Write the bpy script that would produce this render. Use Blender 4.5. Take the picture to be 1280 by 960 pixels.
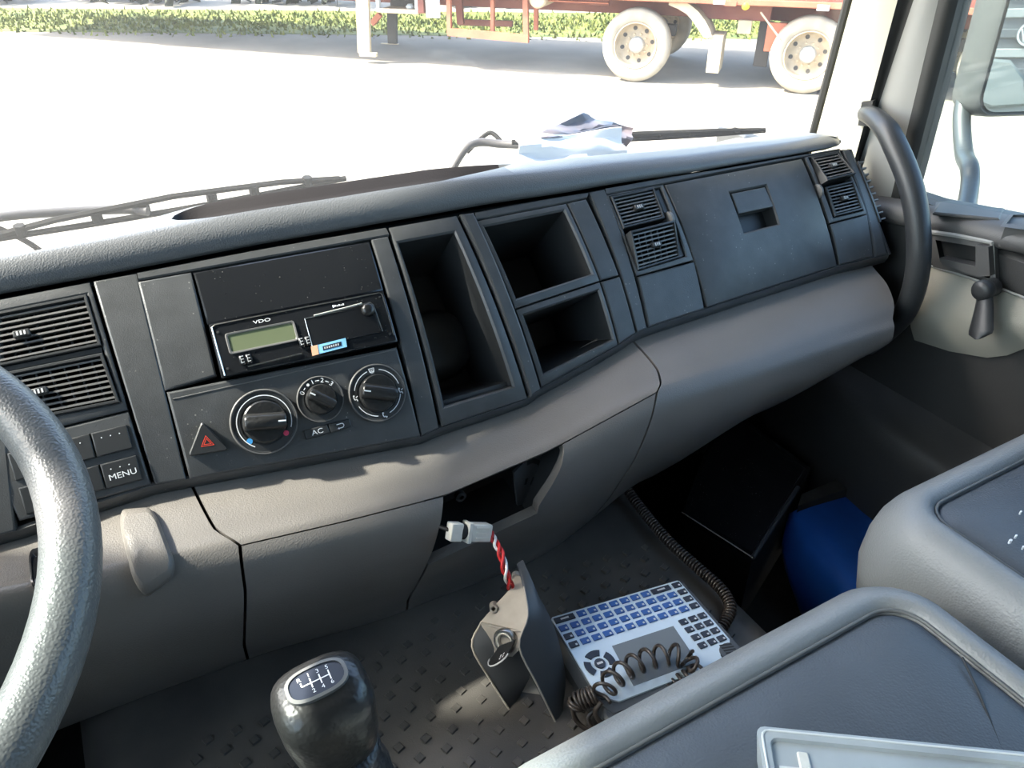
import bpy, bmesh, math, random
from mathutils import Vector, Matrix

for o in list(bpy.data.objects):
    bpy.data.objects.remove(o)
SC = bpy.context.scene
C = SC.collection
V = Vector
PI = math.pi

# ------------------------------------------------------------ camera
CZ = 2.24                       # eye height above the yard
YAW, PITCH, FPX = 29.0, 33.0, 960.0
_a, _p = math.radians(YAW), math.radians(PITCH)
_fh = V((math.sin(_a), math.cos(_a), 0))
CR = V((math.cos(_a), -math.sin(_a), 0))
CF = _fh * math.cos(_p) - V((0, 0, 1)) * math.sin(_p)
CU = V((0, 0, 1)) * math.cos(_p) + _fh * math.sin(_p)
cam = bpy.data.cameras.new('camera')
cam.sensor_fit = 'HORIZONTAL'
cam.sensor_width = 36
cam.lens = 36 * FPX / 1280
cam.clip_start = .02
cam.clip_end = 300
camo = bpy.data.objects.new('camera', cam)
C.objects.link(camo)
camo.matrix_world = Matrix.Translation((0, 0, CZ)) @ Matrix((CR, CU, -CF)).transposed().to_4x4()
SC.camera = camo

# ------------------------------------------------------------ sky, sun, exposure
SUN = V((-.62, .30, .72)).normalized()
world = bpy.data.worlds.new('world')
SC.world = world
world.use_nodes = True
wn = world.node_tree
wn.nodes.clear()
sky = wn.nodes.new('ShaderNodeTexSky')
sky.sky_type = 'NISHITA'
sky.sun_disc = False
sky.sun_elevation = math.asin(SUN.z)
sky.sun_rotation = math.atan2(SUN.x, SUN.y)
sky.air_density = 1.0
sky.dust_density = 3.0
bg = wn.nodes.new('ShaderNodeBackground')
bg.inputs['Strength'].default_value = .30
wo = wn.nodes.new('ShaderNodeOutputWorld')
wn.links.new(sky.outputs[0], bg.inputs[0])
wn.links.new(bg.outputs[0], wo.inputs[0])
sl = bpy.data.lights.new('sun', 'SUN')
sl.energy = 5.0
sl.angle = math.radians(2.2)
sl.color = (1, .95, .86)
slo = bpy.data.objects.new('sun', sl)
C.objects.link(slo)
slo.rotation_euler = SUN.to_track_quat('Z', 'Y').to_euler()
slo.location = (-6, 3, 9)
vs = SC.view_settings
vs.view_transform = 'Standard'
vs.look = 'None'
vs.gamma = 1
vs.use_curve_mapping = False
vs.exposure = 2.2

# ------------------------------------------------------------ pixel rays (coordinates are relative to the eye)
def ray(px, py):
    return CF + CR * ((px - 640) / FPX) + CU * ((480 - py) / FPX)
def onz(px, py, z):
    d = ray(px, py); return d * (z / d.z)
def onx(px, py, x):
    d = ray(px, py); return d * (x / d.x)
def ony(px, py, y):
    d = ray(px, py); return d * (y / d.y)
def onpl(px, py, P, N):
    d = ray(px, py); return d * (P.dot(N) / d.dot(N))
def lerp(a, b, t):
    return a + (b - a) * t
def table(tb, x):
    if x <= tb[0][0]: return tb[0][1]
    for (a, va), (b, vb) in zip(tb, tb[1:]):
        if x <= b:
            t = (x - a) / (b - a); t = t * t * (3 - 2 * t)
            return va + (vb - va) * t
    return tb[-1][1]
def crom(pts, n):
    """Catmull-Rom through pts, n samples per span"""
    out = []
    P = [pts[0] * 2 - pts[1]] + list(pts) + [pts[-1] * 2 - pts[-2]]
    for i in range(1, len(P) - 2):
        a, b, c, d = P[i - 1], P[i], P[i + 1], P[i + 2]
        for k in range(n):
            t = k / n
            out.append((b * 2 + (c - a) * t + (a * 2 - b * 5 + c * 4 - d) * t * t + (b * 3 - a - c * 3 + d) * t ** 3) * .5)
    out.append(pts[-1].copy())
    return out

# ------------------------------------------------------------ mesh builder
class MB:
    def __init__(s):
        s.v = []; s.f = []; s.m = []
    def add(s, vs, fs, mi=0):
        b = len(s.v)
        s.v += [V(v) for v in vs]
        s.f += [[i + b for i in f] for f in fs]
        s.m += [mi] * len(fs)
        return s
    def box(s, lo, hi, fn=None, b=0.0, mi=0):
        """chamfered box in local coordinates, mapped by fn"""
        fn = fn or (lambda a, b_, c: V((a, b_, c)))
        if b <= 0:
            vs = [fn(*[(lo, hi)[(i >> k) & 1][k] for k in range(3)]) for i in range(8)]
            s.add(vs, [(0, 2, 3, 1), (4, 5, 7, 6), (0, 1, 5, 4), (2, 6, 7, 3), (0, 4, 6, 2), (1, 3, 7, 5)], mi)
            return s
        idx = {}; vs = []
        for i in range(8):
            for ax in range(3):
                p = []
                for k in range(3):
                    sd = (i >> k) & 1
                    e = (lo, hi)[sd][k]
                    if k != ax: e += b if sd == 0 else -b
                    p.append(e)
                idx[(i, ax)] = len(vs); vs.append(fn(*p))
        fs = []
        for ax in range(3):
            u, w = (ax + 1) % 3, (ax + 2) % 3
            for sd in (0, 1):
                q = [sum(((sd << ax), (a << u), (c << w))) for a, c in ((0, 0), (1, 0), (1, 1), (0, 1))]
                f = [idx[(i, ax)] for i in q]
                fs.append(f if sd else f[::-1])
        for ax in range(3):
            u, w = (ax + 1) % 3, (ax + 2) % 3
            for a in (0, 1):
                for c in (0, 1):
                    i0 = (a << u) | (c << w); i1 = i0 | (1 << ax)
                    fs.append([idx[(i0, u)], idx[(i1, u)], idx[(i1, w)], idx[(i0, w)]])
        for i in range(8):
            fs.append([idx[(i, 0)], idx[(i, 1)], idx[(i, 2)]])
        return s.add(vs, fs, mi)
    def rings(s, loops, cap0=False, cap1=False, closed=True, mi=0):
        n = len(loops[0]); vs = [p for l in loops for p in l]; fs = []
        m = n if closed else n - 1
        for i in range(len(loops) - 1):
            for j in range(m):
                k = (j + 1) % n
                fs.append((i * n + j, i * n + k, (i + 1) * n + k, (i + 1) * n + j))
        if cap0: fs.append(list(range(n))[::-1])
        if cap1: fs.append([(len(loops) - 1) * n + j for j in range(n)])
        return s.add(vs, fs, mi)
    def tube(s, pts, r, seg=8, caps=True, closed=False, mi=0):
        pts = [V(p) for p in pts]; n = len(pts)
        loops = []; nrm = None
        for i, p in enumerate(pts):
            if closed: t = pts[(i + 1) % n] - pts[i - 1]
            else: t = pts[min(i + 1, n - 1)] - pts[max(i - 1, 0)]
            t.normalize()
            if nrm is None:
                nrm = t.orthogonal().normalized()
            else:
                nrm = (nrm - t * nrm.dot(t))
                if nrm.length < 1e-6: nrm = t.orthogonal()
                nrm.normalize()
            bn = t.cross(nrm)
            rr = r[i] if isinstance(r, (list, tuple)) else r
            loops.append([p + (nrm * math.cos(2 * PI * k / seg) + bn * math.sin(2 * PI * k / seg)) * rr for k in range(seg)])
        if closed: loops.append(loops[0]); caps = False
        return s.rings(loops, caps, caps, mi=mi)
    def lathe(s, prof, fn, seg=24, cap0=True, cap1=True, mi=0):
        loops = [[fn(r * math.cos(2 * PI * k / seg), r * math.sin(2 * PI * k / seg), h) for k in range(seg)] for r, h in prof]
        return s.rings(loops, cap0, cap1, mi=mi)
    def prism(s, poly, fn, h0, h1, b=0.0, mi=0):
        """polygon (list of 2d) extruded h0..h1 (top face chamfered by b), mapped by fn(a,b,h)"""
        c = [sum(p[k] for p in poly) / len(poly) for k in (0, 1)]
        def ins(d):
            out = []
            for p in poly:
                l = math.hypot(p[0] - c[0], p[1] - c[1]) or 1
                out.append((p[0] + (c[0] - p[0]) * min(.9, d / l), p[1] + (c[1] - p[1]) * min(.9, d / l)))
            return out
        loops = [[fn(p[0], p[1], h0) for p in poly]]
        if b > 0:
            loops.append([fn(p[0], p[1], h1 - b) for p in poly])
            loops.append([fn(p[0], p[1], h1) for p in ins(b)])
        else:
            loops.append([fn(p[0], p[1], h1) for p in poly])
        return s.rings(loops, True, True, mi=mi)
    def sheet(s, outer, thick, mi=0):
        """flat/curved polygon grid rows of points, thickened by a vector or a function"""
        return s
    def grid(s, P, mi=0):
        return s.rings(P, closed=False, mi=mi)
    def slab(s, P, off, mi=0):
        """closed solid: grid P (rows of points) and its copy moved by off (vector, or per-point function)"""
        g = off if callable(off) else (lambda p, i, j: p + off)
        Q = [[g(p, i, j) for j, p in enumerate(r)] for i, r in enumerate(P)]
        s.rings(P, closed=False, mi=mi); s.rings([r[::-1] for r in Q], closed=False, mi=mi)
        def per(G):
            return G[0] + [r[-1] for r in G[1:]] + G[-1][::-1][1:] + [r[0] for r in G[1:-1]][::-1]
        s.rings([per(Q), per(P)], mi=mi)
        return s

def obj(name, mb, mats, parent=None, sm=38):
    if not isinstance(mats, (list, tuple)): mats = [mats]
    xs = [v.x for v in mb.v]; ys = [v.y for v in mb.v]; zs = [v.z for v in mb.v]
    org = V(((min(xs) + max(xs)) / 2, (min(ys) + max(ys)) / 2, min(zs)))
    me = bpy.data.meshes.new(name)
    me.from_pydata([tuple(v - org) for v in mb.v], [], mb.f)
    for m in mats: me.materials.append(m)
    if len(mats) > 1: me.polygons.foreach_set('material_index', mb.m)
    bm = bmesh.new(); bm.from_mesh(me)
    bmesh.ops.recalc_face_normals(bm, faces=bm.faces)
    bm.to_mesh(me); bm.free()
    if sm:
        me.shade_smooth(); me.set_sharp_from_angle(angle=math.radians(sm))
    o = bpy.data.objects.new(name, me); C.objects.link(o)
    w = org + V((0, 0, CZ))
    if parent is not None:
        o.parent = parent
        q = parent; off = V((0, 0, 0))
        while q is not None:
            off += q.location; q = q.parent
        o.location = w - off
    else:
        o.location = w
    return o
def tag(o, label, cat, group=None):
    o['label'] = label; o['category'] = cat
    if group: o['group'] = group
    return o
def struct(o, label=None, cat=None):
    o['kind'] = 'structure'
    if label: o['label'] = label
    if cat: o['category'] = cat
    return o
def thing(name, loc, label, cat, group=None):
    o = bpy.data.objects.new(name, None); C.objects.link(o)
    o.empty_display_size = .05
    o.location = V(loc) + V((0, 0, CZ))
    if label: tag(o, label, cat, group)
    return o
def frame(o, ex, ey, ez):
    o, ex, ey, ez = V(o), V(ex), V(ey), V(ez)
    return lambda a, b, c: o + ex * a + ey * b + ez * c
def text_mesh(body, size):
    cu = bpy.data.curves.new('lettering', 'FONT'); cu.body = body; cu.size = size
    cu.align_x = 'CENTER'; cu.align_y = 'CENTER'; cu.resolution_u = 3
    o = bpy.data.objects.new('lettering', cu); C.objects.link(o)
    bpy.context.view_layer.update()
    me = bpy.data.meshes.new_from_object(o.evaluated_get(bpy.context.evaluated_depsgraph_get()))
    vs = [(v.co.x, v.co.y) for v in me.vertices]; fs = [list(p.vertices) for p in me.polygons]
    bpy.data.objects.remove(o); bpy.data.curves.remove(cu); bpy.data.meshes.remove(me)
    return vs, fs
def add_text(mb, body, size, fn, h=.0004, rot=0, at=(0, 0), sx=1, mi=0):
    vs, fs = text_mesh(body, size); c, s_ = math.cos(rot), math.sin(rot)
    mb.add([fn(at[0] + x * sx * c - y * s_, at[1] + x * sx * s_ + y * c, h) for x, y in vs], fs, mi)
def rrect(w, h, r, n=4, cx=0, cy=0):
    out = []
    for k, (sx, sy) in enumerate(((1, 1), (-1, 1), (-1, -1), (1, -1))):
        for i in range(n + 1):
            a = PI / 2 * (k + i / n)
            out.append((cx + sx * (w / 2 - r) + r * math.cos(a), cy + sy * (h / 2 - r) + r * math.sin(a)))
    return out

# ------------------------------------------------------------ materials
def mat(name, col, rough=.5, metal=0, spec=.5, var=0, vscale=20, bump=0, bscale=300, btype='noise', dust=0, dscale=150, dustcol=(.4, .38, .34), trans=0, coat=0, sheen=0, col2=None, patch=None):
    m = bpy.data.materials.new(name); m.use_nodes = True
    nt = m.node_tree; N = nt.nodes; L = nt.links
    b = N['Principled BSDF']
    b.inputs['Roughness'].default_value = rough
    b.inputs['Metallic'].default_value = metal
    b.inputs['Specular IOR Level'].default_value = spec
    b.inputs['Base Color'].default_value = (*col, 1)
    if coat: b.inputs['Coat Weight'].default_value = coat; b.inputs['Coat Roughness'].default_value = .08
    if trans: b.inputs['Transmission Weight'].default_value = trans
    tc = N.new('ShaderNodeTexCoord')
    src = None
    if var or col2:
        n = N.new('ShaderNodeTexNoise'); n.inputs['Scale'].default_value = vscale; n.inputs['Detail'].default_value = 5
        L.new(tc.outputs['Object'], n.inputs['Vector'])
        r = N.new('ShaderNodeMapRange'); r.inputs['From Min'].default_value = .3; r.inputs['From Max'].default_value = .7
        L.new(n.outputs['Fac'], r.inputs['Value'])
        mx = N.new('ShaderNodeMix'); mx.data_type = 'RGBA'
        L.new(r.outputs[0], mx.inputs['Factor'])
        a = [max(0, c * (1 - var)) for c in col]; d = col2 or [min(1, c * (1 + var)) for c in col]
        mx.inputs['A'].default_value = (*a, 1); mx.inputs['B'].default_value = (*d, 1)
        src = mx.outputs['Result']
    if dust:
        vo = N.new('ShaderNodeTexVoronoi'); vo.inputs['Scale'].default_value = dscale; vo.inputs['Randomness'].default_value = 1
        L.new(tc.outputs['Object'], vo.inputs['Vector'])
        r = N.new('ShaderNodeMapRange'); r.inputs['From Min'].default_value = .10; r.inputs['From Max'].default_value = .16
        r.inputs['To Min'].default_value = dust; r.inputs['To Max'].default_value = 0
        L.new(vo.outputs['Distance'], r.inputs['Value'])
        n2 = N.new('ShaderNodeTexNoise'); n2.inputs['Scale'].default_value = dscale * .22
        L.new(tc.outputs['Object'], n2.inputs['Vector'])
        r2 = N.new('ShaderNodeMapRange'); r2.inputs['From Min'].default_value = .55; r2.inputs['From Max'].default_value = .65
        L.new(n2.outputs['Fac'], r2.inputs['Value'])
        mu = N.new('ShaderNodeMath'); mu.operation = 'MULTIPLY'
        L.new(r.outputs[0], mu.inputs[0]); L.new(r2.outputs[0], mu.inputs[1])
        mx = N.new('ShaderNodeMix'); mx.data_type = 'RGBA'
        L.new(mu.outputs[0], mx.inputs['Factor'])
        if src: L.new(src, mx.inputs['A'])
        else: mx.inputs['A'].default_value = (*col, 1)
        mx.inputs['B'].default_value = (*dustcol, 1)
        src = mx.outputs['Result']
    if src: L.new(src, b.inputs['Base Color'])
    if bump:
        if btype == 'noise':
            n = N.new('ShaderNodeTexNoise'); n.inputs['Detail'].default_value = 3; out = 'Fac'
        else:
            n = N.new('ShaderNodeTexVoronoi'); n.feature = 'SMOOTH_F1'; out = 'Distance'
        n.inputs['Scale'].default_value = bscale
        L.new(tc.outputs['Object'], n.inputs['Vector'])
        bp = N.new('ShaderNodeBump'); bp.inputs['Strength'].default_value = bump; bp.inputs['Distance'].default_value = .001
        L.new(n.outputs[out], bp.inputs['Height'])
        L.new(bp.outputs[0], b.inputs['Normal'])
    return m
def glass_mat(name, tint, dust=.04, refl=1.0):
    m = bpy.data.materials.new(name); m.use_nodes = True
    nt = m.node_tree; N = nt.nodes; L = nt.links; N.clear()
    t = N.new('ShaderNodeBsdfTransparent'); t.inputs[0].default_value = (*tint, 1)
    d = N.new('ShaderNodeBsdfDiffuse'); d.inputs[0].default_value = (.8, .78, .74, 1)
    tr = N.new('ShaderNodeBsdfTranslucent'); tr.inputs[0].default_value = (.8, .78, .74, 1)
    g = N.new('ShaderNodeBsdfGlossy'); g.inputs['Roughness'].default_value = .02
    lw = N.new('ShaderNodeLayerWeight'); lw.inputs[0].default_value = .5
    pw = N.new('ShaderNodeMath'); pw.operation = 'POWER'; pw.inputs[1].default_value = 5; L.new(lw.outputs['Facing'], pw.inputs[0])
    fr = N.new('ShaderNodeMath'); fr.operation = 'MULTIPLY_ADD'; fr.inputs[1].default_value = .46; fr.inputs[2].default_value = .025; L.new(pw.outputs[0], fr.inputs[0])
    a0 = N.new('ShaderNodeMixShader'); a0.inputs[0].default_value = .5
    L.new(d.outputs[0], a0.inputs[1]); L.new(tr.outputs[0], a0.inputs[2])
    a = N.new('ShaderNodeMixShader')
    tc = N.new('ShaderNodeTexCoord'); n = N.new('ShaderNodeTexNoise'); n.inputs['Scale'].default_value = 5; n.inputs['Detail'].default_value = 6
    L.new(tc.outputs['Object'], n.inputs['Vector'])
    r = N.new('ShaderNodeMapRange'); r.inputs['To Min'].default_value = dust * .5; r.inputs['To Max'].default_value = dust * 1.5
    L.new(n.outputs['Fac'], r.inputs['Value']); L.new(r.outputs[0], a.inputs[0])
    L.new(t.outputs[0], a.inputs[1]); L.new(a0.outputs[0], a.inputs[2])
    c = N.new('ShaderNodeMixShader')
    mu = N.new('ShaderNodeMath'); mu.operation = 'MULTIPLY'; mu.inputs[1].default_value = refl
    L.new(fr.outputs[0], mu.inputs[0]); L.new(mu.outputs[0], c.inputs[0])
    L.new(a.outputs[0], c.inputs[1]); L.new(g.outputs[0], c.inputs[2])
    o = N.new('ShaderNodeOutputMaterial'); L.new(c.outputs[0], o.inputs[0])
    return m
M = {}
M['black'] = mat('dash_black_plastic', (.056, .057, .058), .40, bump=.25, bscale=900, dust=.5, dscale=170, var=.15, vscale=40)
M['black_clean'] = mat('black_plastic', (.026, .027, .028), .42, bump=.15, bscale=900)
M['dark'] = mat('dark_cavity_plastic', (.012, .012, .012), .7)
M['gloss'] = mat('gloss_black', (.012, .013, .015), .18, dust=.35, dscale=260)
M['pad'] = mat('dash_pad_soft', (.115, .117, .120), .40, bump=.35, bscale=700, btype='vor')
M['tray'] = mat('tray_painted_shade', (.012, .008, .008), .7, bump=.2, bscale=500)  # near-black: shade inside the sunken tray is put into the colour
M['roll'] = mat('soft_grey_plastic', (.136, .124, .112), .42, bump=.3, bscale=750, btype='vor', var=.08, vscale=8)
M['mat'] = mat('tunnel_rubber', (.050, .047, .044), .45, var=.25, vscale=9, bump=.25, bscale=800, col2=(.085, .076, .066))
M['rim'] = mat('rim_leather', (.10, .10, .10), .36, bump=.4, bscale=620, btype='vor')
M['leather'] = mat('gear_leather', (.025, .026, .028), .36, bump=.8, bscale=330, btype='vor')
M['knob'] = mat('knob_gloss', (.020, .020, .020), .28, bump=.35, bscale=300, btype='vor')
M['bolster'] = mat('seat_bolster_vinyl', (.215, .222, .222), .42, bump=.45, bscale=480, btype='vor')
M['seat'] = mat('seat_center_vinyl', (.064, .072, .082), .45, bump=.5, bscale=520, btype='vor', var=.15, vscale=10)
M['pipe'] = mat('seat_piping', (.12, .12, .115), .45)
M['cream'] = mat('pillar_cream', (.50, .48, .39), .6, bump=.1, bscale=600)
M['lgrey'] = mat('door_frame_grey', (.30, .30, .285), .55)
M['seal'] = mat('rubber_seal', (.022, .022, .021), .6)
M['doorgrey'] = mat('door_grey_plastic', (.075, .073, .072), .5, bump=.3, bscale=600)
M['beige'] = mat('door_beige_panel', (.27, .255, .215), .7, bump=.3, bscale=700)
M['floor'] = mat('floor_mat', (.022, .020, .018), .8, var=.4, vscale=30)
M['blue'] = mat('blue_plastic', (.012, .075, .32), .35, var=.2, vscale=12, bump=.15, bscale=60)
M['white'] = mat('white_print', (.85, .85, .85), .5)
M['greyprint'] = mat('grey_print', (.5, .5, .5), .5)
M['red'] = mat('red_print', (.75, .06, .03), .5)
M['bluedot'] = mat('blue_print', (.06, .35, .75), .5)
M['reddot'] = mat('pink_print', (.65, .05, .12), .5)
M['lcd'] = mat('lcd_glass', (.13, .15, .085), .25)
M['chrome'] = mat('chrome', (.75, .75, .75), .15, metal=1)
M['steel'] = mat('steel', (.45, .44, .42), .3, metal=1)
M['silver'] = mat('silver_plate', (.48, .56, .62), .32, metal=.25, var=.05, vscale=30)
M['key'] = mat('key_blue', (.018, .075, .26), .4)
M['keyblack'] = mat('key_black', (.012, .016, .028), .4)
M['screen'] = mat('screen_grey', (.11, .125, .135), .3)
M['body'] = mat('terminal_body', (.05, .055, .062), .5)
M['cord'] = mat('coil_cord', (.035, .027, .022), .32)
M['brk'] = mat('bracket_back', (.32, .285, .24), .6, var=.1, vscale=60)
M['brkdark'] = mat('bracket_face', (.055, .058, .062), .45)
M['conn'] = mat('white_connector', (.60, .58, .52), .5, var=.08, vscale=80)
M['wirered'] = mat('red_wire', (.55, .02, .02), .4)
M['wirewhite'] = mat('white_wire', (.75, .72, .68), .45)
M['paper'] = mat('paper_white', (.82, .83, .85), .6)
M['paperblue'] = mat('paper_blue', (.09, .13, .19), .5, col2=(.24, .19, .19), vscale=22)
M['sticker'] = mat('sticker_blue', (.25, .55, .80), .4)
M['stickerend'] = mat('sticker_orange', (.75, .40, .25), .4)
M['clear'] = mat('milky_plastic', (.34, .37, .38), .35, var=.25, vscale=9)
M['ceiling'] = mat('headliner', (.16, .155, .145), .9)
M['wallin'] = mat('cab_lining', (.12, .115, .11), .85)
M['doordark'] = mat('door_lower_plastic', (.032, .031, .030), .55, bump=.3, bscale=600)
M['glass'] = glass_mat('windscreen_glass', (.93, .95, .94), .024)
M['sideglass'] = glass_mat('side_glass', (.80, .86, .85), .02)
M['grab'] = mat('grab_bar_plastic', (.030, .032, .034), .4, bump=.2, bscale=700)
M['mirror'] = mat('mirror_glass', (.80, .84, .84), .01, metal=1)
M['mirrorhousing'] = mat('mirror_housing', (.042, .046, .046), .45)
M['arm'] = mat('mirror_arm', (.030, .036, .038), .4)
M['wiper'] = mat('wiper_black', (.008, .007, .006), .7, spec=.2)
M['wiperarm'] = mat('wiper_arm', (.05, .045, .045), .6)
M['soil'] = mat('yard_soil', (.22, .20, .165), .95, var=.2, vscale=.7, bump=.6, bscale=14, col2=(.30, .27, .22))
M['grass'] = mat('grass_blades', (.075, .12, .016), .8, var=.4, vscale=3, col2=(.17, .18, .03))
M['tred'] = mat('trailer_red', (.20, .035, .028), .6, var=.3, vscale=2, col2=(.26, .09, .06))
M['torange'] = mat('trailer_orange', (.42, .13, .07), .6, var=.2, vscale=3)
M['tcream'] = mat('trailer_dusty_cream', (.50, .40, .27), .7, var=.15, vscale=4)
M['tdark'] = mat('trailer_dark_steel', (.05, .045, .042), .7)
M['twhite'] = mat('trailer_white', (.62, .64, .62), .6)
M['tyre'] = mat('dusty_tyre', (.36, .31, .24), .9, var=.15, vscale=6)
M['wheelrim'] = mat('dusty_wheel_rim', (.40, .32, .22), .65, var=.2, vscale=10)
M['hub'] = mat('wheel_hub', (.42, .43, .43), .4, metal=.5)
M['yellow'] = mat('yellow_marker', (.80, .50, .03), .4)
M['hedge'] = mat('hedge_leaves', (.012, .018, .008), .8, var=.5, vscale=3)
M['truckgrey'] = mat('truck_paint', (.17, .18, .18), .45)
M['truckdark'] = mat('truck_grille', (.06, .065, .07), .5)
M['lamp'] = mat('headlamp_lens', (.12, .135, .135), .2)
# ============================================================ the cab shell
XC = .23
def mir(p): return V((2 * XC - p.x, p.y, p.z))
FL = -1.05
def yW(x, z): return 1.15 - .284 * (x - XC) ** 2 - .14 * (z + .365)
HZ = .23  # lower edge of the unseen ceiling drop that cuts off the sun
XR, XL = 1.10, 2 * XC - 1.10
# floor
o = obj('floor', MB().box((XL - .02, -.95, FL - .04), (XR + .05, 1.12, FL)), M['floor']); struct(o, 'dark dusty cab floor in the passenger footwell', 'floor')
# ceiling following the windscreen, with an unseen front drop added to block sun
P = []
for i in range(25):
    x = lerp(XL - .05, XR + .05, i / 24)
    P.append([V((x, -.95, .62)), V((x, .2, .63)), V((x, yW(x, .47) - .05, .60)), V((x, yW(x, .40) - .03, .42)), V((x, yW(x, HZ) - .002, HZ))])
o = obj('ceiling', MB().slab(P, V((0, .015, .03))), M['ceiling']); struct(o, 'pale cab headliner above the seats with an added sun-blocking front drop', 'ceiling')
o = obj('wall_back', MB().box((XL - .05, -1.0, FL - .04), (XR + .05, -.95, .66)), M['wallin']); struct(o, 'plain rear wall of the cab', 'wall')
# firewall under the windscreen
P = []
for i in range(25):
    x = lerp(XL, XR, i / 24)
    P.append([V((x, yW(x, -.44) - .035, z)) for z in (-1.07, -.8, -.425)])
o = obj('wall_front', MB().slab(P, V((0, .03, 0))), M['dark']); struct(o, 'dark firewall behind the dashboard', 'wall')
# windscreen
P = []
for i in range(33):
    x = lerp(XL + .01, XR - .005, i / 32)
    P.append([V((x, yW(x, z), z)) for z in [lerp(-.46, .47, j / 8) for j in range(9)]])
o = obj('window_1', MB().slab(P, V((0, .005, 0))), M['glass'], sm=60); struct(o, 'wide dusty windscreen in front of the dashboard', 'window')

# right-hand pillar lines, measured
def zline(a, b):
    def f(z):
        t = (z - a.z) / (b.z - a.z); return a + (b - a) * t
    return f
E1 = zline(V((1.10, .92, -.365)), V((1.08, .89, -.147)))
E2 = zline(onx(1087, 130, 1.065), onx(1122, 0, 1.065))
E3 = zline(onx(1092, 150, 1.08), onx(1142, 0, 1.08))
E4 = zline(onx(1117, 233, 1.085), onx(1173, 0, 1.085))
E5 = zline(onx(1140, 222, 1.095), onx(1198, 0, 1.095))
ZS = [-.46, -.40, -.34, -.28, -.2, -.1, .05, .2, .35, .48]
def strip(name, fa, fb, m, thick, bow=0.0, side=1, zs=ZS, parent=None, n=5):
    P = []
    for z in zs:
        a, b = fa(z), fb(z); row = []
        for k in range(n):
            t = k / (n - 1); p = a + (b - a) * t
            p = p + V((-1, -.4, 0)).normalized() * bow * 4 * t * (1 - t)
            row.append(p)
        P.append(row)
    if side < 0: P = [[mir(p) for p in r] for r in P]
    th = V((thick.x * side, thick.y, thick.z))
    return obj(name, MB().slab(P, th), m, parent, sm=60)
for side, nm in ((1, 'right'), (-1, 'left')):
    k = 1 if side > 0 else 3
    o = strip('trim_%d' % k, E1, E2, M['cream'], V((.03, .02, 0)), .012, side)
    struct(o, 'cream windscreen pillar trim on the %s' % nm, 'trim')
    pts = [E1(z) + V((-.004, -.004, 0)) for z in ZS]
    if side < 0: pts = [mir(p) for p in pts]
    o = obj('trim_%d' % (k + 1), MB().tube(pts, .0075, 8), M['seal']); struct(o, 'black rubber windscreen gasket on the %s' % nm, 'trim')
    o = strip('trim_%d' % (k + 4), E2, E3, M['seal'], V((.03, .01, 0)), -.006, side); struct(o, 'black door seal along the %s pillar' % nm, 'trim')

# ---- passenger door
door = thing('door_1', (XR, .4, FL), None, None); struct(door, 'grey passenger door with beige panel and window crank', 'door')
XD = 1.068
def DP(px, py, x=1.068): p = onx(px, py, x); return (p.y, p.z)
fd = lambda y, z, h: V((1.068 - h, y, z))
obj('door_body', MB().box((XD, -.42, FL + .03), (XR + .06, .80, -.42), b=.008), M['doordark'], door)
strip('window_frame', E3, E4, M['lgrey'], V((.035, .0, 0)), .004, parent=door)
strip('window_seal', E4, E5, M['seal'], V((.03, 0, 0)), .006, parent=door)
obj('frame_head', MB().box((1.09, -.42, .47), (1.14, .75, .56), b=.01), M['lgrey'], door)
obj('frame_rear', MB().box((1.09, -.46, -.45), (1.14, -.36, .56), b=.01), M['lgrey'], door)
# ledge under the window, rising to the rear
_la, _lb = onx(1152, 275, 1.056), onx(1280, 303, 1.056)
def zl(y): return lerp(_la.z, _lb.z, (_la.y - max(y, .3)) / (_la.y - _lb.y)) + .008
prof = [(1.135, .008), (1.10, .009), (1.075, .007), (1.063, .002), (1.057, -.006), (1.055, -.014), (1.057, -.022), (1.066, -.027), (1.10, -.03), (1.135, -.03)]
ys = [.80, .78, .72, .66, .6, .54, .48, .42, .36, .2, 0, -.2, -.4]
loops = [[V((x, y, zl(y) + dz)) for x, dz in prof] for y in ys]
ledge = obj('sill_ledge', MB().rings(loops, True, True), M['doorgrey'], door, sm=50)
# raised flat insert on the ledge and the cup recess rim
def quad3(name, pts, th, m, parent, b=.002, sm=38):
    mb = MB(); c = sum(pts, V((0, 0, 0))) / 4
    n = (pts[1] - pts[0]).cross(pts[3] - pts[0]).normalized()
    if n.dot(-c) < 0: n = -n
    mb.rings([[p - n * th for p in pts], [p - n * b for p in pts], [p + (c - p) * min(.5, b * 1.5 / (p - c).length) for p in pts]], True, True)
    return obj(name, mb, m, parent, sm)
def onl(px, py, dz=.0099):
    # on the ledge top
    z = -.40
    for _ in range(8):
        p = onz(px, py, z); z = zl(p.y) + dz
    return onz(px, py, z)
quad3('ledge_insert', [onl(*p, .0099) for p in ((1173, 253), (1257, 260), (1250, 273), (1166, 265))], .004, M['doorgrey'], door)
mb = MB()
q = [onl(*p, .009) for p in ((1262, 268), (1300, 268), (1300, 290), (1250, 283))]
q2 = [onl(*p, .009) for p in ((1266, 271), (1300, 271), (1300, 287), (1257, 282))]
mb.rings([q, [p + V((0, 0, .003)) for p in q2], [p - V((0, 0, .03)) for p in q2]], False, True)
obj('cup_recess', mb, M['doorgrey'], door)
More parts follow.
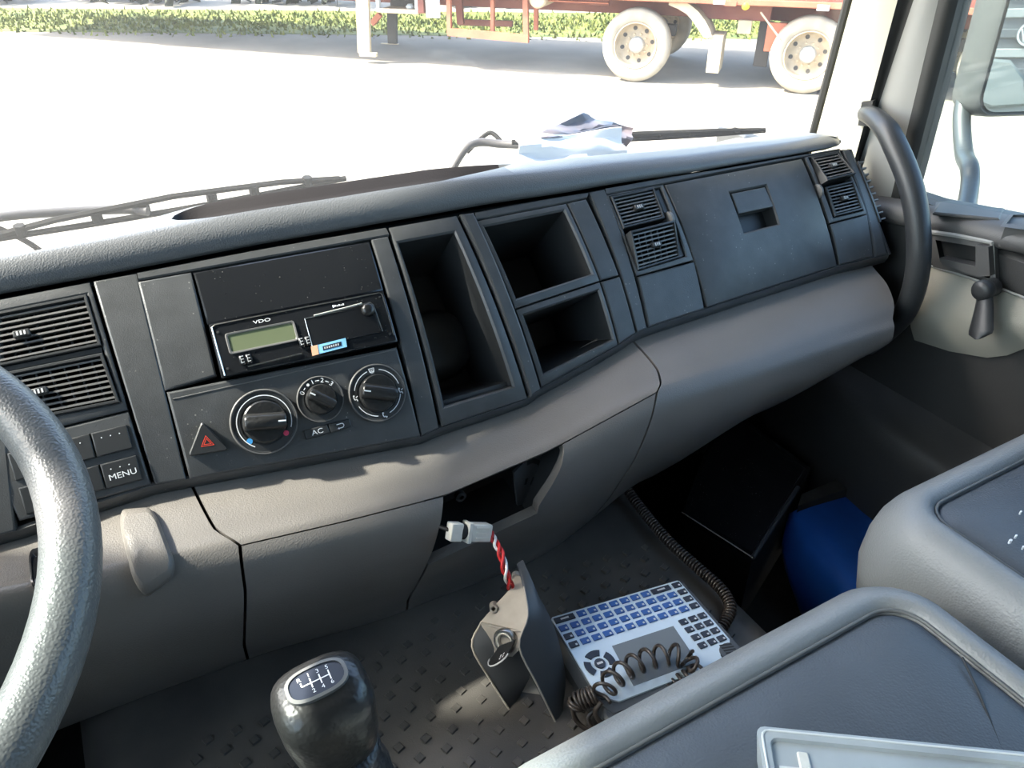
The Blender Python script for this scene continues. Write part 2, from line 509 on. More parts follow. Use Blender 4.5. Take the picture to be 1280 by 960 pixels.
# handle bezel with a recess
bz = [DP(*p) for p in ((1153, 285), (1248, 301), (1249, 350), (1172, 332))]
rc = [DP(*p) for p in ((1176, 298), (1243, 309), (1244, 346), (1182, 325))]
mb = MB()
def Lp(poly, h): return [fd(y, z, h) for y, z in poly]
mb.rings([Lp(bz, 0), Lp(bz, .010), Lp(rc, .012)], False, False)
obj('handle_bezel', mb, M['doorgrey'], door)
mb = MB().rings([Lp(rc, .012), Lp(rc, .004), Lp(rc, .001)], False, True)
obj('handle_recess', mb, M['dark'], door)
mb = MB()
hb = [DP(*p, XD - .014) for p in ((1179, 321), (1225, 331), (1225, 305), (1241, 307), (1243, 343), (1228, 344), (1184, 330))]
mb.prism(hb, lambda y, z, h: V((XD - h, y, z)), .004, .024)
obj('door_handle', mb, M['doorgrey'], door)
# lighter bezel edge strip
mb = MB().tube([fd(*DP(*p), .012) for p in ((1153, 286), (1200, 292), (1247, 301), (1248, 348))], .0035, 6)
obj('bezel_trim', mb, M['lgrey'], door)
# beige panel
up = [(1155, 330), (1190, 340), (1226, 352), (1255, 362), (1300, 380)]
lo = [(1146, 424), (1190, 438), (1237, 446), (1262, 443), (1300, 428)]
P = []
for a, b in zip(up, lo):
    A, B = onx(*a, XD), onx(*b, XD)
    P.append([lerp(A, B, t) + V((-.006 - .020 * math.sin(PI * t), 0, 0)) for t in (0, .08, .2, .4, .6, .8, .92, 1)])
mb = MB().slab(P, V((.02, 0, 0)))
obj('beige_panel', mb, M['beige'], door, sm=60)
mb = MB().tube([onx(*p, XD - .008) for p in up], .0018, 6)
obj('panel_piping', mb, M['lgrey'], door)
# lower map pocket: swelling at the bottom of the door
P = []
for i in range(14):
    y = lerp(.86, -.38, i / 13)
    zt = lerp(-.72, -.735, i / 13)
    row = []
    for (dx, dz) in ((.0, .02), (.03, .0), (.055, -.008), (.065, -.02), (.066, -.06), (.062, -.16), (.05, -.26), (0, -.29)):
        row.append(V((XD - dx * min(1, .25 + (.86 - y) * 3), y, zt + dz)))
    P.append(row)
obj('map_pocket', MB().slab(P, V((.01, 0, 0))), M['doordark'], door, sm=50)
# window crank
cr = thing('window_crank', onx(1234, 361, XD - .03) - V((0, 0, .06)), 'black winding crank on the beige door panel', 'crank')
k0 = onx(1234, 361, XD - .035)
fk = frame((XD - .026, k0.y, k0.z), (0, -1, 0), (0, 0, 1), (-1, 0, 0))
obj('spindle', MB().lathe([(.013, -.004), (.013, .012)], fk, 20), M['black_clean'], cr)
k1 = onx(1226, 408, XD - .06)
dv = V((0, k1.y - k0.y, k1.z - k0.z)); ln = dv.length; dv.normalize(); pv = V((0, -dv.z, dv.y))
mb = MB(); loops = []
for i in range(13):
    t = i / 12; w = lerp(.009, .019, t); 
    if t > .85: w *= math.sqrt(max(.05, 1 - ((t - .85) / .151) ** 2))
    hh = lerp(.014, .040, t ** 1.3); c = V((XD - .026 - hh, k0.y, k0.z)) + dv * ln * 1.32 * t
    loops.append([c + pv * w * math.cos(a) + V((-1, 0, 0)) * .008 * math.sin(a) for a in [2 * PI * j / 12 for j in range(12)]])
mb.rings(loops, True, True)
obj('crank_arm', mb, M['black_clean'], cr, sm=60)
mb = MB().lathe([(.0135, .010), (.0145, .014), (.0145, .022), (.012, .026), (.005, .0275)], fk, 20)
obj('spindle_cap', mb, M['black_clean'], cr, sm=50)
# side glass
o = obj('window_2', MB().slab([[E5(z) + V((.012, 0, 0)) if j == 0 else V((1.107, lerp(E5(z).y, -.38, j / 4), z)) for j in range(5)] for z in (-.43, -.1, .2, .48)], V((.004, 0, 0))), M['sideglass']); struct(o, 'passenger door window beside the grab handle', 'window')
# shell of the right side beyond the door, and the kick panel before it
mb = MB().box((1.10, -.95, FL - .04), (1.16, -.44, .63)).box((1.12, -.95, .50), (1.16, .86, .66))
o = obj('wall_right', mb, M['wallin']); struct(o, 'cab side wall behind the passenger door', 'wall')
mb = MB()
kp = lambda px, py: onx(px, py, 1.085)
P = [[kp(1078, 252), kp(1118, 246), kp(1140, 250), kp(1158, 262)], [kp(1085, 290), kp(1118, 285), kp(1138, 290), kp(1158, 300)], [kp(1090, 326), kp(1118, 322), kp(1138, 325), kp(1156, 330)]]
mb.slab(P, V((.05, .0, 0)))
o = obj('trim_7', mb, M['doorgrey']); struct(o, 'grey kick panel upper between the dashboard end and door', 'trim')
mb = MB()
P = [[kp(1090, 327), kp(1118, 323), kp(1138, 326), kp(1156, 331)], [kp(1085, 370), kp(1114, 365), kp(1134, 370), kp(1154, 378)], [kp(1080, 420), kp(1110, 415), kp(1130, 420), kp(1150, 425)]]
mb.slab(P, V((.05, 0, 0)))
o = obj('trim_8', mb, M['beige']); struct(o, 'beige kick panel lower beside the footwell', 'trim')
o = obj('wall_footwell', MB().box((1.085, .62, FL), (1.13, 1.1, -.40)), M['doordark']); struct(o, 'grey footwell side panel ahead of the door', 'wall')
# driver side: door, window, wall
mb = MB().box((XL - .06, -.95, FL), (XL, 1.0, -.40), b=.01)
mb.box((XL - .06, -.95, -.42), (XL, -.30, .63), b=.01)
mb.box((XL - .06, -.95, .47), (XL, .84, .66), b=.01)
o = obj('wall_left', mb, M['wallin']); struct(o, 'driver side door and cab wall', 'wall')
o = obj('window_3', MB().slab([[V((XL - .02, y, z)) for y in (-.31, .2, .78 - .1 * (z + .4))] for z in (-.41, .48)], V((-.004, 0, 0))), M['sideglass']); struct(o, 'driver side window', 'window')
# ---- engine cover with a studded rubber mat
TZ = -.75
X0, X1 = -.13, .575
eng = thing('engine_cover', (XC, .2, FL), 'studded grey rubber covered engine cover between the seats', 'engine cover')
prof = [(X0 - .07, FL), (X0 - .06, -.9), (X0 - .045, -.80), (X0 - .02, TZ - .012), (X0 + .01, TZ), (XC, TZ + .004), (X1 - .035, TZ), (X1 - .008, TZ - .008), (X1 + .004, TZ - .03), (X1 + .012, -.85), (X1 + .02, FL)]
def fpt(x, y, z):
    # the cover rises a little towards the dashboard
    return V((x, y, z + (.10 * max(0, y - .62) if z > -.82 else 0)))
loops = [[fpt(x, y, z) for x, z in prof] for y in (-.6, -.2, .2, .5, .6, .66, .72, .8)]
obj('rubber_mat', MB().rings(loops, True, True), M['mat'], eng, sm=50)
mb = MB(); random.seed(4)
for i in range(-6, 26):
    for j in range(0, 42):
        x = -.05 + i * .0285 + (j % 2) * .01425; y = -.05 + j * .0205 - i * .004
        if not (X0 + .06 < x < X1 - .05 and -.05 < y < .66): continue
        # the pattern stops in front of the gear lever and by the dash
        if y > .60 - .1 * abs(x - .3): continue
        r = .0062; a = PI / 4 + .35
        pts = [(x + r * math.cos(a + k * PI / 2), y + r * math.sin(a + k * PI / 2)) for k in range(4)]
        zz = TZ + .004 - .03 * ((x - XC) / .4) ** 4 * .3
        mb.prism(pts, lambda a_, b_, h: V((a_, b_, zz + h)), -.004, .0014, b=.0009)
o = obj('mat_studs', mb, M['mat'], eng); o['kind'] = 'stuff'
# ============================================================ the dashboard
T0, T1, SL = math.radians(50), math.radians(28), .22
KP = (T1 - T0) / SL
FY, FZ = .797, -.32
class Surf:
    def __init__(s, prof): s.prof = prof
    def nrm(s, x, q):
        e = .001
        y0, z0 = s.prof(x, q - e); y1, z1 = s.prof(x, q + e)
        t = V((0, y1 - y0, z1 - z0)).normalized()
        return V((0, t.z, -t.y)) if False else V((0, t.z, -t.y))
    def pt(s, x, q, n=0):
        y, z = s.prof(x, q)
        return V((x, y, z)) + s.nrm(x, q) * n
    def inv(s, px, py, lo, hi, n=0):
        d = ray(px, py)
        def g(q):
            x = .3
            for _ in range(12):
                p = s.pt(x, q, n); x = d.x * p.y / d.y
            return p.z - d.z * p.y / d.y, x
        a, b = lo, hi; ga = g(a)[0]
        for _ in range(48):
            m = (a + b) / 2; gm = g(m)[0]
            if (gm > 0) == (ga > 0): a = m
            else: b = m
        return g((a + b) / 2)[1], (a + b) / 2
def face_prof(x, q):
    t = T0 + KP * q
    return FY - (math.cos(T0) - math.cos(t)) / KP, FZ - (math.sin(t) - math.sin(T0)) / KP
FS = Surf(face_prof)
def fpx(px, py, n=0): return FS.inv(px, py, -.06, .32, n)
def Q4(*pts): return [fpx(*p) for p in pts]
def bil(q, u, v):
    return tuple(q[0][k] * (1 - u) * (1 - v) + q[1][k] * u * (1 - v) + q[2][k] * u * v + q[3][k] * (1 - u) * v for k in (0, 1))
def qsize(q):
    w = math.hypot(q[1][0] - q[0][0], q[1][1] - q[0][1]); h = math.hypot(q[3][0] - q[0][0], q[3][1] - q[0][1])
    return w, h
def qpt(q, u, v, ins, n, S=None):
    S = S or FS; w, h = qsize(q); du, dv = ins / w, ins / h
    x, s_ = bil(q, du + u * (1 - 2 * du), dv + v * (1 - 2 * dv))
    return S.pt(x, s_, n)
def perim(q, ins, n, kx, kv, S=None):
    out = [qpt(q, i / kx, 0, ins, n, S) for i in range(kx)]
    out += [qpt(q, 1, j / kv, ins, n, S) for j in range(kv)]
    out += [qpt(q, 1 - i / kx, 1, ins, n, S) for i in range(kx)]
    out += [qpt(q, 0, 1 - j / kv, ins, n, S) for j in range(kv)]
    return out
def plate(q, n0=-.012, n1=0.0, b=.0022, kx=4, kv=6, mb=None, S=None, mi=0):
    mb = mb or MB()
    g = [[qpt(q, i / kx, j / kv, b, n1, S) for i in range(kx + 1)] for j in range(kv + 1)]
    mb.grid(g, mi)
    mb.rings([perim(q, 0, n0, kx, kv, S), perim(q, 0, n1 - b, kx, kv, S), perim(q, b * .3, n1 - b * .3, kx, kv, S), perim(q, b, n1, kx, kv, S)], mi=mi)
    return mb
def framed(qo, qi, n0=-.012, n1=0.0, b=.0022, kx=5, kv=8, mb=None, inner=-.006, S=None):
    """a frame: outer quad with an opening"""
    mb = mb or MB()
    mb.rings([perim(qo, 0, n0, kx, kv, S), perim(qo, 0, n1 - b, kx, kv, S), perim(qo, b * .3, n1 - b * .3, kx, kv, S), perim(qo, b, n1, kx, kv, S),
              perim(qi, -b, n1, kx, kv, S), perim(qi, 0, n1 - b, kx, kv, S), perim(qi, 0, inner, kx, kv, S)])
    return mb
def pocket(qi, depth, draft=.006, n1=-.0022, kx=5, kv=8):
    mb = MB()
    mb.rings([perim(qi, 0, n1, kx, kv), perim(qi, draft * .4, -depth * .5, kx, kv), perim(qi, draft, -depth, kx, kv)])
    mb.grid([[qpt(qi, i / kx, j / kv, draft, -depth) for i in range(kx + 1)] for j in range(kv + 1)])
    return mb
def sframe(x, s_, n=0, S=None):
    S = S or FS; o = S.pt(x, s_, n); N = S.nrm(x, s_); up = (S.pt(x, s_ - .001) - S.pt(x, s_ + .001)).normalized()
    return frame(o, (1, 0, 0), up, N)

dash = thing('dashboard', (XC, .9, FL), 'long dark grey truck dashboard with soft top pad and storage pockets', 'dashboard')

# --- soft top pad (with the sunken tray)
def smooth(a, b, t):
    t = min(1, max(0, (t - a) / (b - a))); return t * t * (3 - 2 * t)
def lint(tb, x):
    if x <= tb[0][0]: return tb[0][1]
    for (a, va), (b, vb) in zip(tb, tb[1:]):
        if x <= b: return va + (vb - va) * (x - a) / (b - a)
    return tb[-1][1]
PADB = [(1.12, -.445), (.95, -.362), (.85, -.338), (.815, -.3265), (.7995, -.3225), (.7968, -.317), (.7985, -.3095), (.8025, -.3025), (.808, -.297), (.8125, -.2938), (.8160, -.2918), (.8175, -.2912), (.8190, -.2935),
        (.8215, -.303), (.826, -.308), (.838, -.308), (.850, -.306), (.858, -.3005), (.8645, -.2945), (.868, -.2922), (.871, -.2935), (.885, -.299), (.91, -.312), (.95, -.338), (1.0, -.365), (1.06, -.40), (1.12, -.435)]
NT0, NT1 = 11, 19            # tray lip columns
PFAC = [(.36, 1), (.5, .84), (.6, .74), (.75, .58), (.95, .42)]
SGAP = sorted(fpx(px, py - 2) for px, py in ((-150, 396), (0, 368), (150, 340), (318, 307), (450, 284), (575, 262), (740, 236), (900, 211), (1000, 194), (1049, 185)))
def pad_row(x):
    # the tray narrows to rounded ends
    e = 1.0
    if x < .115: e = math.sqrt(max(0, 1 - ((.115 - x) / .055) ** 2)) if x > .06 else 0
    if x > .36: e = max(0, 1 - ((x - .36) / .11)) ** .6 if x < .47 else 0
    fall = 1 - smooth(-.12, .12, x); row = []
    en = max(0, (x - .975) / .043)
    sg = table(SGAP, x); g0, g1 = FS.pt(x, 0), FS.pt(x, sg); oy, oz = g1.y - g0.y, g1.z - g0.z
    for j, (y, z) in enumerate(PADB):
        if NT0 <= j <= NT1:
            flat = -.2912 - .0002 * (j - NT0)
            z = lerp(flat, z, min(1, e * 1.6)); 
            t = (y - .8175) / (.868 - .8175); y = .8175 + (.868 - .8175) * lerp(lerp(.5, t, .06), t, e) if x < .3 else lerp(lerp(.865, y, .06), y, e)
        if y > .812 and j > 5: z -= fall * .42 * min(y - .812, .10)
        if 3 < j < 24: z = -.32 + (z + .32) * lint(PFAC, x)
        if j > 10: y -= (1 - lint(PFAC, x)) * .055 * min(1, max(0, (y - .8165) / .05)) * (1 - smooth(.9, 1.05, y))
        if y > .83: y -= .06 * max(0, x - .55) ** 2
        if 3 < j < 10: y += .012 * en ** 3
        if j > 5: z -= .006 * en ** 3
        w_ = 1 - smooth(.92, 1.08, y); row.append(V((x, y + oy * w_, z + oz * w_)))
    return row
xs = [XL, -.55, -.45, -.35, -.25, -.15, -.08, -.03, 0, .02, .04] + [.05 + .005 * i for i in range(12)] + [.12 + .02 * i for i in range(12)] + [.355 + .01 * i for i in range(14)] + [.52, .58, .65, .72, .8, .86, .9, .925, .945, .965, .98, .995, 1.005, 1.013, 1.018]
grid = [pad_row(x) for x in xs]
i0 = next(i for i, x in enumerate(xs) if x >= .06); i1 = max(i for i, x in enumerate(xs) if x <= .46)
mb = MB()
mb.grid([r[:NT0 + 1] for r in grid[i0:i1 + 1]]); mb.grid([r[NT1:] for r in grid[i0:i1 + 1]])
mb.grid(grid[:i0 + 1]); mb.grid(grid[i1:])
end = grid[-1]
mb.rings([end, [V((p.x + .012, lerp(p.y, .88, .12), lerp(p.z, -.33, .35))) for p in end], [V((p.x + .014, lerp(p.y, .88, .5), lerp(p.z, -.36, .6))) for p in end]], closed=False)
obj('top_pad', mb, M['pad'], dash, sm=75)
mb = MB().grid([r[NT0:NT1 + 1] for r in grid[i0:i1 + 1]])
obj('tray', mb, M['tray'], dash, sm=75)

# --- dark substrate seen in the gaps
for a, b in ((XL, .272), (.565, 1.0)):
    mb = MB().slab([[FS.pt(x, s_, -.052) for s_ in [-.01 + .029 * k for k in range(9)]] for x in (a, (a + b) / 2, b)], V((0, .01, 0)))
    obj('substrate', mb, M['dark'], dash)
P = [[FS.pt(x, s_, -.13) for s_ in [-.01 + .029 * k for k in range(9)]] for x in (.26, .4, .58)]
obj('substrate', MB().slab(P, V((0, .01, 0))), M['dark'], dash)
P = []
for i in range(25):
    x = lerp(XL, 1.03, i / 24); c = FS.pt(x, table(SGAP, x) + .006, -.010); P.append([c, c + V((0, .02, -.003)), c + V((0, .045, -.012))])
obj('pad_underlay', MB().slab(P, V((0, .001, -.004))), M['dark'], dash)
# --- header strip right below the pad
def strip_face(name, top, bot, m, parent, n0=-.02, n1=0, b=.0015, kx=10, kv=2):
    """top / bot: pixel polylines with the same count"""
    A = [fpx(*p) for p in top]; B = [fpx(*p) for p in bot]; mb = MB()
    for i in range(len(A) - 1):
        pass
    rows = []
    n = len(A)
    loops = []
    def loop(ins, nn):
        l = []
        for p, q in zip(A, B):
            h = math.hypot(q[0] - p[0], q[1] - p[1]); t = ins / max(h, 1e-4)
            l.append(FS.pt(lerp(p[0], q[0], t), lerp(p[1], q[1], t), nn))
        for p, q in list(zip(A, B))[::-1]:
            h = math.hypot(q[0] - p[0], q[1] - p[1]); t = ins / max(h, 1e-4)
            l.append(FS.pt(lerp(q[0], p[0], t), lerp(q[1], p[1], t), nn))
        return l
    L0, L1, L2 = loop(0, n0), loop(0, n1 - b), loop(b, n1)
    mb.rings([L0, L1, L2])
    mb.rings([L2[:n], L2[n:][::-1]], closed=False)
    return obj(name, mb, m, parent)

D = dash
# left instrument side panel (mostly behind the steering wheel)
obj('side_panel', plate([(XL, .004), fpx(-2, 371), fpx(20, 664), (XL, .215)]), M['black'], D)
# module frame that carries the two left vents and the switches
VO = Q4((-95, 392), (112, 352), (189, 606), (24, 652))
vq1 = Q4((-78, 405), (108, 368), (127, 432), (-58, 470))
vq2 = Q4((-56, 478), (128, 441), (150, 503), (-36, 540))
swq = Q4((-2, 560), (160, 521), (184, 598), (22, 640))
# centre console frame
obj('console_frame', plate(Q4((116, 351), (171, 341), (233, 600), (194, 606)), b=.002), M['black'], D)
strip_face('console_header', [(171, 340), (240, 327), (320, 312), (400, 298), (482, 284)], [(173, 350), (240, 338), (320, 323.5), (400, 309.5), (487, 294)], M['black'], D)
obj('console_rail', plate(Q4((464, 299), (485, 295), (549, 535), (527, 545)), b=.0018), M['black'], D)
obj('blank_panel', plate(Q4((172, 352), (239, 340), (271, 470), (206, 489)), n1=.0005), M['black'], D)
obj('upper_blank_panel', plate(Q4((241, 340), (462, 301), (480, 363), (259, 406)), n1=-.0005), M['gloss'], D)
# tall pocket
qo = Q4((486, 284), (571, 269), (660, 498), (553, 533)); qi = Q4((497, 303), (573, 288), (650, 483), (556, 511))
qi = Q4((498, 303), (568, 290), (641, 483), (556, 508))
obj('tall_pocket_frame', framed(qo, qi, n0=-.11), M['black'], D)
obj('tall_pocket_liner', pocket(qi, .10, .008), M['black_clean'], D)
# rounded can bulge at the back of the tall pocket and its little shelf
f = sframe(*bil(qi, .48, .62), -.095)
mb = MB().lathe([(.045, 0), (.044, .012), (.038, .020), (.02, .024), (.004, .025)], f, 28)
obj('pocket_bulge', mb, M['black_clean'], D, sm=60)
mb = plate([bil(qi, 0, .97), bil(qi, 1, .97), bil(qi, 1, 1.0), bil(qi, 0, 1.0)], n0=-.09, n1=-.012, b=.001)
obj('pocket_lip', mb, M['black_clean'], D)
# ridge between the modules
obj('ridge', plate(Q4((575, 268), (592, 266), (676, 487), (663, 497)), n1=.002, b=.003), M['black'], D)
# double cubby
qo = Q4((594, 276), (708, 254), (750, 351), (644, 386)); qi = Q4((606, 283), (705, 263), (740, 342), (646, 373))
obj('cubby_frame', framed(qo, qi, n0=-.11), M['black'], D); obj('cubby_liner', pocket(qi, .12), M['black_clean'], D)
qo = Q4((645, 387), (750, 352.5), (773, 431), (677, 484)); qi = Q4((655, 394), (748, 363), (766, 424), (680, 467))
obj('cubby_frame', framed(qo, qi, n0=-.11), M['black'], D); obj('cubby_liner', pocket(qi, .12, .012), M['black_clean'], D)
obj('blank_strip', plate(Q4((709, 253.5), (733, 248.5), (774, 344), (751, 350.5))), M['black'], D)
obj('blank_strip', plate(Q4((751.5, 352), (775, 345.5), (795, 416), (774, 430.5))), M['black'], D)
strip_face('cubby_header', [(594, 265), (640, 256), (690, 247), (736, 240)], [(595, 274.5), (640, 266), (690, 256.5), (734, 247)], M['black'], D)
obj('divider_strip', plate(Q4((736, 240), (756, 236), (809, 411), (797, 416))), M['black'], D)
# vent / glove box section
strip_face('glove_header', [(757, 235), (830, 222), (910, 209), (990, 195.5), (1050, 185)], [(758, 243), (829, 229.5), (910, 213.5), (1003, 196), (1050, 187.5)], M['black'], D)
obj('lower_blank', plate(Q4((797, 346), (868, 327), (881, 386), (811, 409))), M['black'], D)
gq = Q4((831, 231), (1002, 198.5), (1046, 332), (884, 384))
hq = Q4((912, 241), (957, 232), (973, 280), (930, 291))
glove = obj('glove_box_door', framed(gq, hq, n1=.001, inner=-.012, kx=6, kv=10), M['black'], D)
obj('latch_recess', pocket(hq, .022, .001), M['black_clean'], glove)
obj('latch_flap', plate(Q4((914, 242), (956, 233.5), (967, 258), (923, 267.5)), n0=-.014, n1=.0005, b=.0015), M['black'], glove)
obj('right_lower_blank', plate(Q4((1038, 280), (1084, 268), (1092, 321), (1050, 331))), M['black'], D)
obj('end_strip', plate(Q4((1053, 186), (1062, 186), (1112, 318), (1094, 321)), b=.003), M['black'], D)
# dash end, curving away to the side
mb = MB(); P = []
for j in range(9):
    x_, s_ = fpx(*lerp(V((1063, 186)), V((1113, 318)), j / 8)); p = FS.pt(x_, s_, -.001); N = FS.nrm(0, s_)
    P.append([p, p + V((.006, 0, 0)) - N * .002, p + V((.010, 0, 0)) - N * .008, p + V((.011, 0, 0)) - N * .03, p + V((.011, .05, -.05))])
obj('dash_side', MB().box((1.030, .79, -.66), (1.040, 1.08, -.372), b=.003), M['black'], D)
obj('dash_end', MB().slab(P, V((-.003, .003, 0))), M['black'], D, sm=60)
# lower lip: the face turning in at the bottom
lip = [(-60, 684), (20, 664), (100, 636), (192, 607), (235, 599), (330, 582), (430, 564), (527, 546), (551, 535), (610, 516), (661, 498), (677, 486), (730, 457), (774, 431), (796, 416), (811, 410), (850, 397), (884, 386), (960, 361), (1048, 333), (1093, 322), (1112, 318)]
P = []
for p in lip:
    x, s_ = fpx(*p); P.append([FS.pt(x, s_, -.001), FS.pt(x, s_ + .005, -.004), FS.pt(x, s_ + .011, -.012), FS.pt(x, s_ + .014, -.04)])
obj('lower_lip', MB().slab(P, V((0, .004, .001))), M['black'], D, sm=60)

# --- lower soft roll
LB = []
for p in lip:
    x, s_ = fpx(*p); e = FS.pt(x, s_ + .011, -.012); LB.append((x, e.y, e.z))
LB.sort()
yb_t = [(x, y) for x, y, z in LB]; zb_t = [(x, z) for x, y, z in LB]
YN = .585
zs_t = sorted((ony(*p, YN).x, ony(*p, YN).z) for p in ((-60, 752), (130, 716), (305, 681), (430, 652), (555, 620), (690, 562), (822, 490), (960, 447), (1110, 400)))
zo_t = [(-.6, -.765), (.48, -.765), (.58, -.745), (.75, -.69), (1.0, -.605), (1.1, -.59)]
yo_t = [(-.1, .675), (.0, .670), (.2, .645), (.36, .640), (.57, .690), (.8, .690)]
_rc = {}
def roll_ctrl(x):
    k = round(x, 5)
    if k not in _rc:
        yb, zb, zs, zo, yo = lint(yb_t, x), lint(zb_t, x), lint(zs_t, x), table(zo_t, x), table(yo_t, x)
        _rc[k] = [(yb + .030, zb + .012), (yb + .002, zb + .0005), (lerp(yb, YN, .45), lerp(zb, zs, .28)), (YN + .018, lerp(zb, zs, .64)), (YN, zs), (YN - .0135, lerp(zs, zo, .10)), (YN - .012, lerp(zs, zo, .33)), (lerp(YN, yo, .36), lerp(zs, zo, .72)), (yo, zo), (.80, zo - .002)]
    return _rc[k]
def roll_prof(x, q):
    c = roll_ctrl(x); n = len(c) - 1
    q = min(max(q, 0), n - 1e-6); i = int(q); t = q - i
    def g(k):
        if k < 0: return (2 * c[0][0] - c[1][0], 2 * c[0][1] - c[1][1])
        if k > n: return (2 * c[n][0] - c[n - 1][0], 2 * c[n][1] - c[n - 1][1])
        return c[k]
    a, b, d, e = g(i - 1), g(i), g(i + 1), g(i + 2)
    return tuple(.5 * (2 * b[k] + (d[k] - a[k]) * t + (2 * a[k] - 5 * b[k] + 4 * d[k] - e[k]) * t * t + (3 * b[k] - a[k] - 3 * d[k] + e[k]) * t ** 3) for k in (0, 1))
RS = Surf(roll_prof)
def rpx(px, py, lo=.6, hi=7.6): return RS.inv(px, py, lo, hi)
def soft(name, rows, m, parent=dash, th=.004):
    """rows of (x, q) on the roll surface -> shell with turned-in edges"""
    top = [[RS.pt(x, q, 0) for x, q in r] for r in rows]
    nr, nc = len(rows), len(rows[0])
    def dn(d):
        out = []
        for i, r in enumerate(rows):
            o_ = []
            for j, (x, q) in enumerate(r):
                o_.append(RS.pt(x, q, -d))
            out.append(o_)
        return out
    def per(G): return G[0] + [r[-1] for r in G[1:]] + G[-1][::-1][1:] + [r[0] for r in G[1:-1]][::-1]
    mb = MB(); mb.grid(top)
    ctr = V((0, 0, 0))
    low = dn(th * 3)
    mb.rings([per(top), per(low)])
    return obj(name, mb, m, parent, sm=60)
def xedge(pts, lo=.6, hi=7.6):
    """pixel polyline -> function x(q)"""
    e = sorted([rpx(*p, lo, hi)[::-1] for p in pts])
    def f(q):
        if q <= e[0][0]: return e[0][1]
        for (a, xa), (b, xb) in zip(e, e[1:]):
            if q <= b: return lerp(xa, xb, (q - a) / (b - a) if b > a else 0)
        return e[-1][1]
    return f
qs = lambda a, b, n: [lerp(a, b, i / n) for i in range(n + 1)]
eL = xedge([(240, 607), (268, 660), (300, 682), (307, 740), (305, 805)])
eR = xedge([(795, 430), (822, 462), (826, 480), (821, 492), (812, 530), (800, 560), (775, 602)])
G = .0016
lx = [XL, -.5, -.4, -.3, -.22, -.16, -.1, -.05, -.02]
soft('left_knee_panel', [[(lerp(XL, eL(q) - G, (x - XL) / (-.02 - XL)), q) for q in qs(0, 8, 40)] for x in lx], M['roll'])
soft('center_knee_roll', [[(lerp(eL(q) + G, eR(q) - G, i / 16), q) for q in qs(0, 3.97, 22)] for i in range(17)], M['roll'])
# panels under the roll, around the open cavity
cl = xedge([(556, 622), (553, 650), (545, 680), (530, 715), (510, 750)], 3.5, 7.8)
soft('lower_left_panel', [[(lerp(eL(q) + G, cl(q) - G, i / 8), q) for q in qs(4.03, 8, 20)] for i in range(9)], M['roll'])
kr = xedge([(704, 562), (700, 585), (690, 605), (672, 632)], 3.5, 7.8)
qb = rpx(600, 678, 3.5, 8)[1]
soft('lower_right_panel', [[(lerp(max(kr(q), cl(q)) + G if q < qb else cl(q) + G, eR(q) - G, i / 10), q) for q in qs(4.03, 8, 20)] for i in range(11)], M['roll'])
rx = lambda q: lint([(0, 1.02), (1, 1.0), (2, .985), (3, .965), (4, .945), (5, .935), (6, .93), (8, .93), (9, .95)], q)
soft('right_knee_roll', [[(lerp(eR(q) + G, rx(q), i / 16), q) for q in qs(0, 9, 40)] for i in range(17)], M['roll'])
mb = MB(); rr = [[RS.pt(rx(q), q, 0) for q in qs(0, 9, 40)]]
rr += [[V((p.x + .010, lerp(p.y, .70, .10), lerp(p.z, -.56, .12))) for p in rr[0]], [V((p.x + .014, lerp(p.y, .70, .5), lerp(p.z, -.56, .5))) for p in rr[0]], [V((.99, .70, -.56)) for p in rr[0]]]
obj('roll_end', MB().grid(rr), M['roll'], dash, sm=70)
# the open cavity
cav = [RS.pt(cl(4.1) - .02, 4.0, -.004), RS.pt(kr(4.1) + .015, 4.0, -.004), RS.pt(kr(5) + .012, 5.2, -.004), RS.pt(kr(6), qb + .1, -.006), RS.pt(cl(qb) - .02, qb + .3, -.006)]
dd = V((.0, .07, .012))
mb = MB().rings([cav, [p + dd for p in cav]], False, True)
obj('cavity_liner', mb, M['dark'], dash)
# bracket plate with slots inside the cavity
a0 = kr(4.5)
pc = RS.pt(a0 - .05, 4.35, -.03)
pl = lambda u, v, h: V((pc.x + u, pc.y + .02 * u / .06 - h, pc.z - v))
mb = MB().prism([(0, .0), (.052, -.016), (.056, .02), (.044, .05), (.028, .062), (.006, .055)], pl, -.003, .001)
obj('cavity_plate', mb, M['brkdark'], dash)
for (u, v, w, h_, r_) in ((.020, .026, .004, .008, .3), (.031, .032, .004, .010, .5), (.028, .047, .004, .008, .2)):
    mb = MB().prism([(u + (x * math.cos(r_) - y * math.sin(r_)), v + (x * math.sin(r_) + y * math.cos(r_))) for x, y in ((-w / 2, -h_ / 2), (w / 2, -h_ / 2), (w / 2, h_ / 2), (-w / 2, h_ / 2))], pl, 0, .0016)
    obj('slot', mb, M['dark'], dash)
mb = MB().prism([(.022, -.004), (.032, -.002), (.043, .008), (.048, .022), (.044, .022), (.038, .011), (.030, .004), (.021, .002)], pl, 0, .0016)
obj('slot', mb, M['dark'], dash)
fh = frame(RS.pt(*rpx(589, 612, 3.5, 8), -.045), (1, 0, 0), (0, 0, 1), (0, -1, 0))
obj('screw_hole', MB().lathe([(.0065, -.002), (.0065, .004), (.003, .0045), (.003, .001)], fh, 16), M['dark'], dash)
